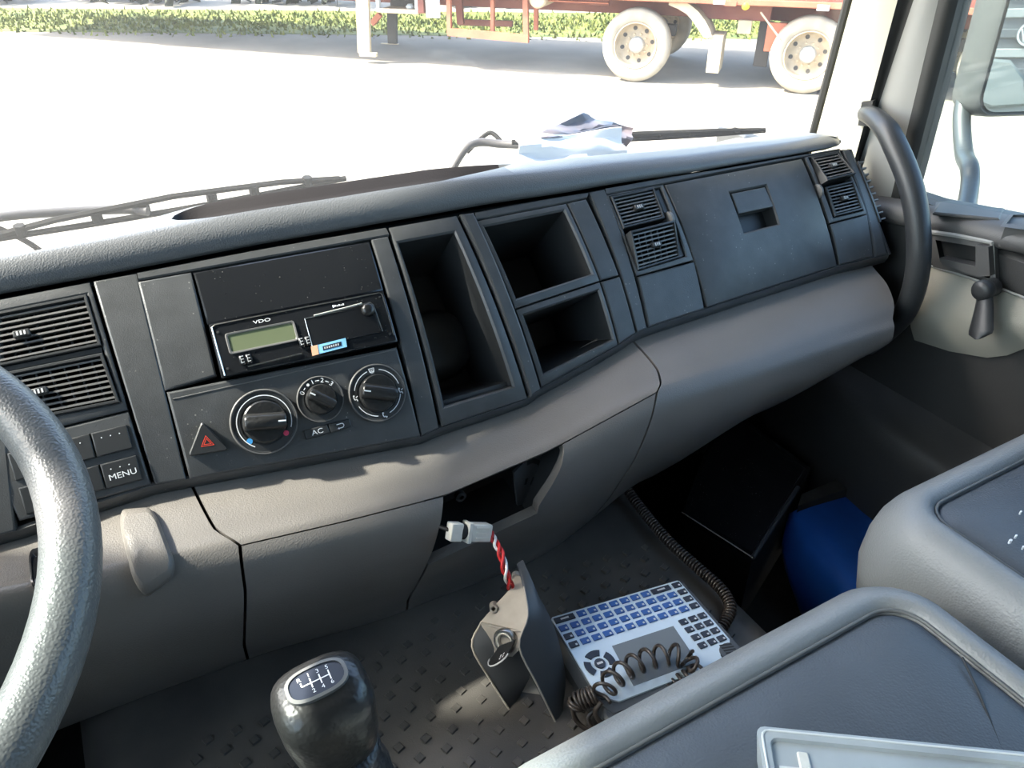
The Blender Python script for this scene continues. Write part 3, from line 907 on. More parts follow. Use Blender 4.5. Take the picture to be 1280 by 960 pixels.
# raised cover plate low on the left
cq = [rpx(*p) for p in ((147, 641), (194, 637), (224, 715), (176, 750))]
def cov(u, v, n):
    x, q = bil(cq, u, v); return RS.pt(x, q, n)
rings_ = []
for ins, n in ((-.0, -.004), (0, .004), (.03, .0065), (.09, .008)):
    rings_.append([cov(ins + (.5 + px) * (1 - 2 * ins), ins + (.5 + py) * (1 - 2 * ins), n) for px, py in rrect(1, 1, .22, 5)])
mb = MB().rings(rings_)
inner = []
for t in (.75, .45, .15):
    inner.append([cov(.5 + px * t * .84, .5 + py * t * .84, .0085) for px, py in rrect(1, 1, .22, 5)])
mb.rings([rings_[-1]] + inner, cap1=True)
obj('access_cover', mb, M['roll'], dash, sm=60)
# ignition slot recess left of the steering column
sq = [rpx(*p) for p in ((36, 690), (62, 683), (66, 735), (44, 742))]
mb = MB(); lo_ = [RS.pt(*bil(sq, .5 + a, .5 + b), .002) for a, b in rrect(1, 1, .2, 3)]
li_ = [RS.pt(*bil(sq, .5 + a * .8, .5 + b * .85), .0025) for a, b in rrect(1, 1, .2, 3)]
lb_ = [RS.pt(*bil(sq, .5 + a * .7, .5 + b * .8), .0005) for a, b in rrect(1, 1, .2, 3)]
mb.rings([lo_, li_, lb_], cap1=True)
obj('slot_bezel', mb, M['gloss'], dash)
# ============================================================ things set into the dashboard
def louver(name, q, label, group, nslat=8, nvane=6, ntop=0.0, nbot=0.0, mod=None):
    c = FS.pt(*bil(q, .5, 1), 0)
    th = thing('air_vent', c, label, 'air vent', group)
    nn = lambda v: lerp(ntop, nbot, v)
    kx, kv = 4, 6
    def per(ins, dn, flat=False):
        w, h = qsize(q); du, dv = ins / w, ins / h; out = []
        for (u, v) in [(i / kx, 0) for i in range(kx)] + [(1, j / kv) for j in range(kv)] + [(1 - i / kx, 1) for i in range(kx)] + [(0, 1 - j / kv) for j in range(kv)]:
            uu, vv = du + u * (1 - 2 * du), dv + v * (1 - 2 * dv)
            out.append(FS.pt(*bil(q, uu, vv), dn + (0 if flat else nn(v))))
        return out
    mb = MB().rings([per(0, -.030, True), per(0, .0005), per(.0008, .0015), per(.0026, .0015), per(.003, .0005), per(.003, -.030, True)])
    obj('frame', mb, M['black_clean'], th)
    w, h = qsize(q)
    def pt(u, v, n): return FS.pt(*bil(q, u, v), n + nn(v))
    du = .0028 / w
    for i in range(nslat):
        v = (i + .5) / nslat * (1 - .006 / h * 1) + .003 / h
        t = .0009 / h; dv = .0025 / h
        mb = MB()
        A = [pt(u, v - t, -.0005) for u in (du, 1 - du)] + [pt(u, v + t, -.0005) for u in (1 - du, du)]
        B = [pt(u, v - t - dv, -.012) for u in (du, 1 - du)] + [pt(u, v + t - dv, -.012) for u in (1 - du, du)]
        mb.rings([A, B], True, True)
        obj('slat', mb, M['slat'], th)
    for i in range(nvane):
        u = (i + 1) / (nvane + 1); t = .0007 / w; mb = MB()
        A = [pt(u - t, v, -.0125) for v in (.03, .97)] + [pt(u + t, v, -.0125) for v in (.97, .03)]
        B = [pt(u - t, v, -.026) for v in (.03, .97)] + [pt(u + t, v, -.026) for v in (.97, .03)]
        mb.rings([A, B], True, True)
        obj('vane', mb, M['slat'], th)
    # finger tab in the middle of the slats
    f = sframe(*bil(q, .5, .5), nn(.5)); mb = MB()
    mb.box((-.007, -.0035, -.003), (.007, .0035, .004), f, b=.001)
    obj('tab', mb, M['black_clean'], th)
    mb = MB()
    for k in range(3): mb.box((-.004 + k * .003, -.0020, .0040), (-.0025 + k * .003, .0020, .0044), f)
    obj('tab_mark', mb, M['greyprint'], th)
    return th
M['slat'] = mat('vent_slat', (.13, .125, .12), .4)
gl = 'louvred dashboard air vents'
# left module
md = thing('vent_switch_module', FS.pt(*bil(VO, .5, 1)), 'black dashboard frame holding two vents and the switches behind the steering wheel', 'switch panel')
vqo = [VO[0], VO[1], bil(VO, 1, .64), bil(VO, 0, .64)]
mb = MB()
vin = [vq1[0], vq1[1], vq2[2], vq2[3]]
mb = framed(vqo, vin, n0=-.012, n1=0, b=.002, inner=-.03)
obj('vent_bezel', mb, M['black'], md)
obj('vent_bridge', plate([bil([vq1[3], vq1[2], vq2[1], vq2[0]], u, v) for u, v in ((0, .1), (1, .1), (1, .9), (0, .9))], n0=-.03, n1=-.001, b=.001), M['black_clean'], md)
obj('switch_plate', plate([bil(VO, 0, .645), bil(VO, 1, .645), VO[2], VO[3]], n0=-.012, n1=-.0006), M['black'], md)
def button(q, parent, mtl, n1=.0022, name='switch_button'):
    return obj(name, plate(q, n0=-.004, n1=n1, b=.0012, kx=2, kv=2), mtl, parent)
B1 = Q4((84, 549), (112, 542), (120, 572), (93, 579)); B2 = Q4((113.5, 541.5), (158, 531), (167, 560), (121.5, 571.5))
B3 = Q4((97, 588), (123, 581), (132, 611), (106, 618)); B4 = Q4((125, 580.5), (170, 569), (179, 599), (133.5, 611))
B5 = Q4((9, 567), (60, 554), (70, 587), (20, 601)); B6 = Q4((23, 610), (75, 596), (84, 629), (33, 643))
for q, dots, txt in ((B1, 1, None), (B2, 3, None), (B3, 0, None), (B4, 3, 'MENU'), (B5, 0, None), (B6, 0, None)):
    bt = button(q, md, M['black_clean'])
    if dots or txt:
        mb = MB()
        for k in range(dots):
            f = sframe(*bil(q, .25 + .25 * k if dots > 1 else .5, .28), .0023)
            mb.lathe([(.0006, 0), (.0006, .0002)], f, 8)
        if txt:
            f = sframe(*bil(q, .52, .60), .0023); add_text(mb, txt, .0078, f, .0002, sx=1.15)
        obj('lettering', mb, M['white'], bt, sm=0)
louver('v', vq1, 'upper louvred air vent behind the steering wheel rim', gl, 8, 9)
louver('v', vq2, 'lower louvred air vent behind the steering wheel rim', gl, 8, 9)
# right of the cubbies
obj('vent_bezel', framed(Q4((757, 244), (829, 230.5), (867, 325), (796, 345)), Q4((762, 246), (826, 233.5), (858, 320), (798, 338)), b=.0015, inner=-.03), M['black'], dash)
louver('v', Q4((763, 246), (817, 234.5), (831, 273), (779, 286)), 'upper louvred air vent between the double pocket and glove box', gl, 8, 6)
louver('v', Q4((782, 293), (838, 279), (850, 322), (797, 338)), 'lower louvred air vent between the double pocket and glove box, tilted out', gl, 8, 6, .010, 0)
obj('vent_side_panel', plate(Q4((820, 236), (826, 234.5), (858, 319), (852, 321)), n0=-.03, n1=-.004, b=.001), M['black'], dash)
def wheel(px, py, parent):
    f = sframe(*fpx(px, py), -.004)
    g = lambda a, b, c: f(c, a, b)
    mb = MB().lathe([(.009, -.0025), (.0105, -.0018), (.0105, .0018), (.009, .0025)], g, 18)
    return obj('thumb_wheel', mb, M['slat'], parent)
wheel(838, 273, dash)
# far right
obj('vent_bezel', framed(Q4((1006, 196), (1050, 187.5), (1084, 267), (1037, 279)), Q4((1011, 197), (1048, 190), (1079, 263), (1042, 272)), b=.0015, inner=-.03), M['black'], dash)
louver('v', Q4((1014, 197), (1047, 190.5), (1062, 222), (1026, 231)), 'upper louvred air vent right of the glove box, tilted out', gl, 7, 5, 0, .012)
louver('v', Q4((1031, 234), (1066, 226), (1078.5, 262), (1043, 271)), 'lower louvred air vent right of the glove box', gl, 8, 5)
wheel(1024, 238, dash)
# side demister with comb at the end of the dash
sd = thing('side_vent', FS.pt(*fpx(1100, 280)), 'narrow comb-like demister vent at the right end of the dashboard', 'air vent')
mb = MB()
P = [[FS.pt(*fpx(*p), n) for n in (-.02, .0018)] for p in ((1071, 202), (1080, 226), (1090, 252), (1099, 278))]
Pb = [[p + V((.007, 0, 0)) for p in r] for r in P]
mb.slab(P, V((.004, .001, 0)))
obj('rail', mb, M['black'], sd)
for k in range(10):
    t = k / 9; c = FS.pt(*fpx(lerp(1074, 1101, t), lerp(203, 274, t)), -.003)
    f = sframe(*fpx(lerp(1074, 1101, t), lerp(203, 274, t)), -.003)
    mb = MB().box((0, -.0013, -.022), (.011, .0013, .0035), f, b=.0006)
    obj('comb_tooth', mb, M['slat'], sd)

# ------------------------------------------------------------ climate control
cp = Q4((208, 490), (496, 434), (526, 546), (237, 599))
cc = thing('climate_control_panel', FS.pt(*bil(cp, .5, 1)), 'black heater control panel with three round dials below the tachograph', 'control panel')
obj('control_plate', plate(cp, n1=.0005, kx=8, kv=6), M['black'], cc)
a, b = fpx(216, 499), fpx(494, 437)
mb = MB()
for i in range(10):
    pass
mb.tube([FS.pt(lerp(a[0], b[0], t / 8), lerp(a[1], b[1], t / 8), .0006) for t in range(9)], .0006, 5)
obj('groove_line', mb, M['slat'], cc)
def arc(mb, f, r, a0, a1, w, h=.0004, n=28):
    A = []; B = []
    for i in range(n + 1):
        t = math.radians(lerp(a0, a1, i / n)); A.append(f(math.cos(t) * (r - w / 2), math.sin(t) * (r - w / 2), h)); B.append(f(math.cos(t) * (r + w / 2), math.sin(t) * (r + w / 2), h))
    mb.rings([A, B], closed=False)
def dial(px, py, R, grip_deg, label):
    f = sframe(*fpx(px, py), .0005)
    d = obj('dial', MB().lathe([(R, -.002), (R, .0022), (R * .97, .0034), (R * .93, .0036), (R * .90, .0030), (R * .70, .0030), (R * .69, .0022), (R * .64, .0022)], f, 48), M['black_clean'], cc, sm=30)
    d['label'] = label
    obj('bezel_ring', MB().lathe([(R * 1.0, .0020), (R * .975, .0037), (R * .95, .0037), (R * .94, .0030)], f, 48, False, False), M['slat'], d)
    k = R * .64
    mb = MB().lathe([(k, .0015), (k, .0070), (k * .94, .0085), (k * .5, .0088), (.0003, .0088)], f, 40)
    t = math.radians(grip_deg)
    g = lambda a, b_, h: f(a * math.cos(t) - b_ * math.sin(t), a * math.sin(t) + b_ * math.cos(t), h)
    w = k * .34
    loops = []
    for (hh, ww, ll) in ((.008, w * 1.25, k * .99), (.013, w * 1.05, k * .98), (.0165, w * .85, k * .95), (.0175, w * .6, k * .90)):
        loops.append([g(a, b_, hh) for a, b_ in rrect(ll * 2, ww * 2, min(ww * .7, .004), 3)])
    mb.rings(loops, True, True)
    obj('grip', mb, M['knob'], d, sm=40)
    mb = MB().box((k * .55 - .0, -.0007, .0173), (k * .90, .0007, .0178), g)
    obj('pointer', mb, M['white'], d)
    return f, d, R
f, d, R = dial(330, 527, .0335, -12, 'left temperature dial')
mb = MB(); arc(mb, f, R * .80, -28, 235, .0009, .0033, 40); obj('scale_mark', mb, M['white'], d, sm=0)
fb = sframe(*fpx(311.5, 551.5), .0037); obj('blue_dot', MB().lathe([(.0030, -.0006), (.0030, .0002)], fb, 16), M['bluedot'], d)
fb = sframe(*fpx(357, 541), .0037); obj('red_dot', MB().lathe([(.0028, -.0006), (.0028, .0002)], fb, 16), M['reddot'], d)
f, d, R = dial(400, 499, .0245, 139, 'fan speed dial')
mb = MB()
for ch, an in (('0', 146), ('1', 100), ('2', 70), ('3', 40)):
    t = math.radians(an); add_text(mb, ch, .0068, f, .0034, rot=t - PI / 2, at=(R * .80 * math.cos(t), R * .80 * math.sin(t)), sx=1.1)
arc(mb, f, R * .80, 128, 136, .0008, .0034, 3); arc(mb, f, R * .80, 79, 91, .0008, .0034, 4); arc(mb, f, R * .80, 49, 60, .0008, .0034, 4)
tt = math.radians(116); mb.add([f(R * .80 * math.cos(tt) + .0016 * math.cos(k), R * .80 * math.sin(tt) + .0016 * math.sin(k), .0034) for k in [2 * PI * j / 8 for j in range(8)]], [list(range(8))])
obj('scale_mark', mb, M['white'], d, sm=0)
f, d, R = dial(471, 491, .0315, 158, 'air direction dial')
mb = MB()
for a0, a1 in ((102, 160), (8, 72), (-74, -18), (-160, -104)): arc(mb, f, R * .80, a0, a1, .0008, .0034, 16)
def seated(mb, f, cx, cy, s, k):
    """little seated figure with an air arrow"""
    mb.add([f(cx + s * .25 * math.cos(t) - s * .2, cy + s * .55 + s * .25 * math.sin(t), .0034) for t in [2 * PI * j / 8 for j in range(8)]], [list(range(8))])
    for (x0, y0, x1, y1) in ((-.35, .3, -.15, -.45), (-.15, -.45, .35, -.35), (.35, -.35, .5, -.9), (.75, .35 if k else -.6, .25, .1 if k else -.5)):
        dx, dy = x1 - x0, y1 - y0; l = math.hypot(dx, dy); nx, ny = -dy / l * .12, dx / l * .12
        mb.add([f(cx + s * (x0 + nx), cy + s * (y0 + ny), .0034), f(cx + s * (x1 + nx), cy + s * (y1 + ny), .0034), f(cx + s * (x1 - nx), cy + s * (y1 - ny), .0034), f(cx + s * (x0 - nx), cy + s * (y0 - ny), .0034)], [(0, 1, 2, 3)])
for an, k in ((-10, 1), (178, 1), (-89, 0)):
    t = math.radians(an); seated(mb, f, R * .80 * math.cos(t), R * .80 * math.sin(t), .0042, k)
# windscreen symbol at the top
cy = R * .80
mb.add([f(x * .0042, cy + y * .0042, .0034) for x, y in ((-.8, .5), (.8, .5), (.6, -.6), (-.6, -.6), (-.6, .35), (.6, .35), (.42, -.4), (-.42, -.4))], [(0, 1, 5, 4), (1, 2, 6, 5), (2, 3, 7, 6), (3, 0, 4, 7)])
for k in (-.25, .05, .35): mb.add([f((k + x) * .0042, cy + y * .0042, .0034) for x, y in ((-.06, -.9), (.06, -.9), (.02, .2), (-.10, .2))], [(0, 1, 2, 3)])
obj('scale_mark', mb, M['white'], d, sm=0)
for q, k in ((Q4((379, 538), (408, 530.5), (412, 541), (382, 549)), 0), (Q4((409, 530), (436, 523.5), (439, 533.5), (412.5, 541)), 1)):
    bt = button(q, cc, M['black_clean'], .004, 'push_button'); f = sframe(*bil(q, .52, .5), .0042); mb = MB()
    if k == 0: add_text(mb, 'AC', .0075, f, .0001, sx=1.2)
    else:
        arc(mb, lambda a, b_, h: f(a + .0012, b_, h), .0022, -90, 90, .0008, .0001, 8)
        mb.add([f(x, y, .0001) for x, y in ((-.004, .0018), (.0012, .0018), (.0012, .0026), (-.004, .0026))], [(0, 1, 2, 3)])
        mb.add([f(x, y, .0001) for x, y in ((-.002, -.0018), (.0012, -.0018), (.0012, -.0026), (-.002, -.0026))], [(0, 1, 2, 3)])
        mb.add([f(x, y, .0001) for x, y in ((-.004, -.0022), (-.002, -.0010), (-.002, -.0034))], [(0, 1, 2)])
    obj('lettering', mb, M['white'], bt, sm=0)
# hazard switch
hz = thing('hazard_switch', FS.pt(*fpx(260, 572)), 'triangular black hazard light switch with a red warning triangle', 'switch')
tri = [fpx(252, 526), fpx(286, 562), fpx(235, 570)]
fz = sframe(*fpx(257, 553), .0005)
T3 = []
cx_, cs_ = fpx(257, 553)
tp = [(x - cx_, -(s_ - cs_)) for x, s_ in tri]
def rtri(tp, r, n=5):
    out = []
    for i in range(3):
        a, p, b = [V((*tp[(i + k) % 3], 0)) for k in (-1, 0, 1)]
        u, w = (a - p).normalized(), (b - p).normalized()
        for k in range(n + 1):
            t = k / n; A, B = p + u * r, p + w * r
            out.append(tuple((A * (1 - t) ** 2 + p * 2 * t * (1 - t) + B * t * t)[:2]))
    return out
obj('switch_cap', MB().prism(rtri(tp, .004), fz, -.004, .0065, b=.0016), M['black_clean'], hz, sm=30)
mb = MB()
def tri_ring(s0, s1, h):
    c = V((sum(p[0] for p in tp) / 3 + .0005, sum(p[1] for p in tp) / 3, 0)); A = [c + (V((*p, 0)) - c) * s0 for p in tp]; B = [c + (V((*p, 0)) - c) * s1 for p in tp]
    mb.rings([[fz(p.x, p.y, h) for p in A], [fz(p.x, p.y, h) for p in B]])
tri_ring(.33, .275, .0068); tri_ring(.20, .15, .0068)
obj('warning_triangle', mb, M['red'], hz, sm=0)

# ------------------------------------------------------------ tachograph
tq = Q4((261, 407), (478, 365.5), (496, 428), (277, 473))
tg = thing('tachograph', FS.pt(*bil(tq, .5, 1)), 'glossy black tachograph with green display set in the dashboard', 'tachograph')
tw, tH = qsize(tq)
obj('housing', plate(tq, n0=-.012, n1=.006, b=.0018, kx=6, kv=3), M['gloss'], tg)
f0 = sframe(*bil(tq, .5, .5), .006)
ux = V((tq[1][0] - tq[0][0], -(tq[1][1] - tq[0][1]), 0)).normalized(); uy = V((-ux.y, ux.x, 0))
sk = (tq[3][0] - tq[0][0]) / (tH)
ft = lambda a, b, h: f0(a * ux.x + b * uy.x - 0 * b, a * ux.y + b * uy.y, h)
def tb(u0, v0, u1, v1, h0, h1, m, name, b=.0006, parent=tg):
    a0, a1 = (u0 - .5) * tw, (u1 - .5) * tw; b0, b1 = (.5 - v1) * tH, (.5 - v0) * tH
    return obj(name, MB().box((a0, b0, h0), (a1, b1, h1), ft, b=b), m, parent)
# display with rounded bezel
mb = MB(); w, h = .36 * tw, .33 * tH; cx, cy = (.255 - .5) * tw, (.5 - .42) * tH
mb.rings([[ft(x, y, .0) for x, y in rrect(w + .004, h + .004, .003, 4, cx, cy)], [ft(x, y, .0014) for x, y in rrect(w + .003, h + .003, .003, 4, cx, cy)], [ft(x, y, .0012) for x, y in rrect(w, h, .002, 4, cx, cy)], [ft(x, y, .0002) for x, y in rrect(w - .001, h - .001, .002, 4, cx, cy)]])
dsp = obj('display_bezel', mb, M['slat'], tg)
obj('display', MB().prism(rrect(w, h, .002, 4, cx, cy), ft, -.0005, .0003), M['lcd'], tg)
# drawer on the right, its seam and round button
tb(.505, .24, .915, .80, -.001, .0016, M['gloss'], 'drawer', .0008)
obj('drawer_trim', MB().tube([ft((u - .5) * tw, (.5 - v) * tH, .0016) for u, v in ((.505, .78), (.505, .24), (.70, .22), (.90, .17), (.915, .24), (.925, .78))], .0006, 5), M['steel'], tg)
obj('painted_glint', MB().tube([ft((u - .5) * tw, (.5 - v) * tH, .0022) for u, v in ((.56, .215), (.65, .20), (.75, .185), (.85, .16))], .0008, 5), M['conn'], tg)  # cream tube paints the glint along the drawer's top edge
fk = lambda a, b, h: ft((.875 - .5) * tw + a, (.5 - .31) * tH + b, h)
obj('eject_button', MB().lathe([(.0075, .0005), (.0072, .004), (.0055, .0062), (.003, .0070), (.0005, .0072)], fk, 24), M['knob'], tg, sm=60)
# chamfer line under the display and the bottom rail
obj('face_ridge', MB().tube([ft((u - .5) * tw, (.5 - v) * tH, .0008) for u, v in ((.14, .90), (.3, .885), (.44, .87))], .0007, 5), M['steel'], tg)
obj('left_trim', MB().tube([ft((u - .5) * tw, (.5 - v) * tH, -.0002) for u, v in ((.012, .97), (.010, .5), (.010, .06), (.03, .02), (.5, .012), (.97, .012), (.985, .05), (.99, .9))], .0007, 5), M['steel'], tg)
for (u, v) in ((.035, .17), (.035, .86), (.965, .10), (.965, .86)):
    g = lambda a, b, h, u=u, v=v: ft((u - .5) * tw + a, (.5 - v) * tH + b, h)
    obj('screw', MB().lathe([(.0014, 0), (.0014, .0008), (.0006, .0009)], g, 10), M['dark'], tg)
for (u, v) in ((.105, .76), (.44, .66)):
    for k in (0, 1):
        bt = tb(u + k * .035, v - .085, u + k * .035 + .031, v + .095, 0, .0022, M['gloss'], 'rocker_key', .0006)
        g = lambda a, b, h, u=u, v=v, k=k: ft((u + k * .035 + .0155 - .5) * tw + a, (.5 - v) * tH + b, h)
        mb = MB()
        for yy in (-.0030, .0002, .0032): mb.box((-.0014, yy, .0022), (.0014, yy + .0006, .0024), g)
        mb.box((-.0017, -.0036, .0022), (-.0012, .0040, .0024), g)
        obj('key_mark', mb, M['greyprint'], bt)
mb = MB(); add_text(mb, 'VDO', .0048, lambda a, b, h: ft((.275 - .5) * tw + a, (.5 - .12) * tH + b, h), .0003, sx=1.7)
obj('lettering', mb, M['white'], tg, sm=0)
mb = MB()
g = lambda a, b, h: ft((.72 - .5) * tw + a, (.5 - .105) * tH + b, h)
for k in range(5): mb.box((-.0055 + k * .0022, -.0008, .0002), (-.0040 + k * .0022, .0010 - (k % 2) * .0006, .0004), g)
mb.box((-.0075, -.0014, .0002), (-.006, .0014, .0004), g)
obj('lettering', mb, M['white'], tg, sm=0)
st = thing('sticker', ft(.01, -.02, .002), 'small blue and orange sticker on the lower edge of the tachograph', 'sticker')
fs_ = lambda a, b, h: ft((.60 - .5) * tw + a + b * .1, (.5 - .86) * tH + b + a * .04, h + .0016)
obj('sticker_sheet', MB().box((-.018, -.0048, 0), (.018, .0048, .0004), fs_), M['sticker'], st)
obj('sticker_end', MB().box((-.0195, -.005, .0004), (-.0125, .005, .0007), fs_), M['stickerend'], st)
obj('code_bar', MB().box((-.0075, -.0022, .0004), (.0125, .0022, .0007), fs_), M['keyblack'], st)
mb = MB()
for k in range(7): mb.box((-.006 + k * .0024, -.0012, .0007), (-.0046 + k * .0024, .0010, .0008), fs_)
obj('code_mark', mb, M['greyprint'], st)
# ============================================================ steering wheel
sw = thing('steering_wheel', (-.284, .449, -.40), 'black grained steering wheel rim at the left, lit by the sun', 'steering wheel')
sc, s1, s2 = V((-.284, .449, -.319)), V((.998, 0, -.055)).normalized(), V((.019, .941, .338)).normalized()
s3 = s1.cross(s2).normalized()
RW = .215
pts = [sc + (s1 * math.cos(t) + s2 * math.sin(t)) * RW for t in [2 * PI * k / 96 for k in range(96)]]
obj('rim', MB().tube(pts, .0172, 24, closed=True), M['rim'], sw, sm=80)
fw = frame(sc, s1, s2, s3)
hubm = MB().lathe([(.03, -.10), (.07, -.075), (.085, -.05), (.085, -.035), (.07, -.022), (.03, -.016), (.002, -.015)], fw, 32)
obj('hub', hubm, M['black_clean'], sw, sm=50)
for an in (150, 210, 100, 258):
    t = math.radians(an); pts = [sc + (s1 * math.cos(t) + s2 * math.sin(t)) * r + s3 * h for r, h in ((.06, -.04), (.12, -.035), (.17, -.018), (.212, -.004))]
    obj('spoke', MB().tube(pts, [.016, .014, .012, .010], 10), M['black_clean'], sw, sm=60)
cb = sc - s3 * .10
obj('column', MB().tube([cb, lerp(cb, V((-.284, .66, -.56)), .5), V((-.284, .66, -.56))], .045, 20), M['black_clean'], sw, sm=60)

# ============================================================ gear lever
gt = ray(396, 852) * .565; gb = V((.085, .27, TZ + .005))
gl_ = thing('gear_lever', gb, 'black gear lever with shift pattern cap and leather boot', 'gear lever')
gb2 = ray(445, 1000) * .655
ax = (gt - gb2).normalized()
lx_ = (onz(417, 838, gt.z) - onz(362, 862, gt.z)); lx_ = (lx_ - ax * lx_.dot(ax)).normalized(); ly_ = ax.cross(lx_).normalized()
if ly_.dot(CF) < 0: ly_ = -ly_
fg = frame(gt, lx_, ly_, ax)
def sup(w, h, z, n=28, p=2.8):
    out = []
    for k in range(n):
        t = 2 * PI * k / n; c, s_ = math.cos(t), math.sin(t)
        out.append(fg(w * math.copysign(abs(c) ** (2 / p), c), h * math.copysign(abs(s_) ** (2 / p), s_), z))
    return out
mb = MB().rings([sup(.021, .014, -.0005), sup(.029, .023, -.003), sup(.035, .030, -.010), sup(.037, .034, -.022), sup(.0365, .035, -.038), sup(.0345, .0335, -.055), sup(.031, .030, -.072), sup(.028, .027, -.078)], True, True)
kn = obj('knob', mb, M['knob'], gl_, sm=60)
mb = MB().rings([sup(.0232, .0152, -.004), sup(.0232, .0152, .0018), sup(.0205, .0125, .0022), sup(.0205, .0125, .0010)])
obj('cap_ring', mb, M['pipe'], kn, sm=40)
mb = MB().rings([sup(.0206, .0126, -.002), sup(.0206, .0126, .0012)], True, True)
obj('pattern_cap', mb, M['keyblack'], kn)
mb = MB()
def gline(x0, y0, x1, y1, w=.0005):
    dx, dy = x1 - x0, y1 - y0; l = math.hypot(dx, dy); nx, ny = -dy / l * w, dx / l * w
    mb.add([fg(x0 + nx, y0 + ny, .0016), fg(x1 + nx, y1 + ny, .0016), fg(x1 - nx, y1 - ny, .0016), fg(x0 - nx, y0 - ny, .0016)], [(0, 1, 2, 3)])
sg = 1
gline(-.011, 0, .010, 0)
for x in (-.004, .003, .010): gline(x, -.0045, x, .0045)
gline(-.011, 0, -.011, .0035)
for ch, x, y in (('R', -.0115, .0065), ('1', -.004, .0075), ('3', .003, .0075), ('5', .010, .0072), ('2', -.004, -.0075), ('4', .003, -.0075), ('6', .010, -.0072)):
    add_text(mb, ch, .0052, fg, .0016, at=(x, y))
obj('shift_pattern', mb, M['white'], kn, sm=0)
mb = MB().box((-.004, -.030, -.085), (.006, -.020, -.060), fg, b=.002)
obj('range_trigger', mb, M['knob'], gl_)
mb = MB().tube([fg(-.024, -.012, -.060), fg(-.026, -.020, -.085), fg(-.02, -.026, -.095)], .006, 8)
obj('range_switch', mb, M['black_clean'], gl_)
mb = MB(); loops = []
for i in range(20):
    t = i / 19; c = lerp(fg(0, 0, -.078), gb, t ** 1.1); w = lerp(.030, .033, t) if t < .6 else lerp(.033, .075, (t - .6) / .4) 
    w += .0016 * math.sin(i * 2.4)
    a = (ax * (1 - t) + V((0, 0, 1)) * t).normalized(); e1 = (lx_ - a * lx_.dot(a)).normalized(); e2 = a.cross(e1)
    loops.append([c + (e1 * math.cos(k) + e2 * math.sin(k)) * w for k in [2 * PI * j / 28 for j in range(28)]])
mb.rings(loops, True, True)
obj('leather_boot', mb, M['leather'], gl_, sm=70)

# ============================================================ seats
def seat(name, x0, x1, y0, y1, zt, label, r=.075, back=True, wb=.048, zf=FL):
    th = thing(name, ((x0 + x1) / 2, (y0 + y1) / 2, FL), label, 'seat', None)
    def lp(ins, z, dz=0):
        out = []
        for a, b in rrect(x1 - x0 - 2 * ins, y1 - y0 - 2 * ins, max(.02, r - ins * .75), 8, (x0 + x1) / 2, (y0 + y1) / 2):
            fy = (b - y0) / (y1 - y0)
            out.append(V((a, b, z - .012 * max(0, (fy - .75) / .25) ** 2)))
        return out
    lp_ = [lp(.03, zt - .16), lp(.008, zt - .14), lp(0, zt - .09), lp(.0015, zt - .058), lp(.006, zt - .036), lp(.014, zt - .018), lp(.025, zt - .006), lp(.036, zt - .001), lp(wb - .005, zt - .002), lp(wb, zt - .007), lp(wb + .004, zt - .014)]
    mb = MB().rings(lp_, True, False)
    obj('bolster', mb, M['bolster'], th, sm=60)
    obj('piping', MB().tube(lp(wb + .003, zt - .0085), .0018, 8, closed=True), M['pipe'], th, sm=80)
    rows = [lp(wb + .003, zt - .014), lp(wb + .008, zt - .010), lp(wb + .02, zt - .006), lp(wb + .05, zt - .003)]
    cen = rows[-1]; cc_ = sum(cen, V((0, 0, 0))) / len(cen); cc_.z = zt - .001
    for t in (.3, .6, .85): rows.append([lerp(p, cc_, t) for p in cen])
    mb = MB().rings(rows, cap1=True)
    obj('center_panel', mb, M['seat'], th, sm=60)
    obj('base', MB().box((x0 + .05, y0 + .05, zf), (x1 - .05, y1 - .10, zt - .15), b=.01), M['dark'], th)
    if back:
        P = []
        for i in range(9):
            t = i / 8; z = lerp(zt - .03, zt + .52, t); y = y0 + .07 - .14 * t; w = (x1 - x0) / 2 - (.0 if t < .8 else .12 * ((t - .8) / .2) ** 2); cx = (x0 + x1) / 2
            P.append([V((cx + w * math.cos(a) * 1.0, y + (.055 if math.sin(a) > 0 else .055) * math.sin(a), z)) for a in [2 * PI * j / 24 for j in range(24)]])
        obj('backrest', MB().rings(P, True, True), M['bolster'], th, sm=60)
    return th
ZT = -.543
s_mid = seat('passenger_seat', .10, .598, -.33, .306, ZT, 'front middle seat cushion in grey vinyl carrying the milky plastic tray', .07, zf=TZ + .005)
s_out = seat('passenger_seat', .628, 1.06, -.30, .378, ZT - .004, 'outer passenger seat cushion in grey vinyl next to the door', .075, wb=.050)
# sewn seams on the middle seat
def seam(pts, parent, z=ZT - .002):
    obj('seam', MB().tube([onz(*p, z) for p in pts], .0011, 6), M['seal'], parent, sm=80)
seam([(1203, 822), (1222, 862), (1252, 936)], s_mid, ZT - .0045)
# pale paint flecks on the outer seat
for (px, py, r) in ((1263, 676, .0022), (1270, 670, .0016), (1276, 640, .0015), (1279, 684, .0014)):
    p = onz(px, py, ZT - .004)
    obj('paint_fleck', MB().prism([(r * math.cos(a), r * .6 * math.sin(a * 1.0)) for a in [2 * PI * k / 7 for k in range(7)]], lambda a, b, h, p=p: p + V((a, b, h)), -.003, .0012), M['white'], s_out)

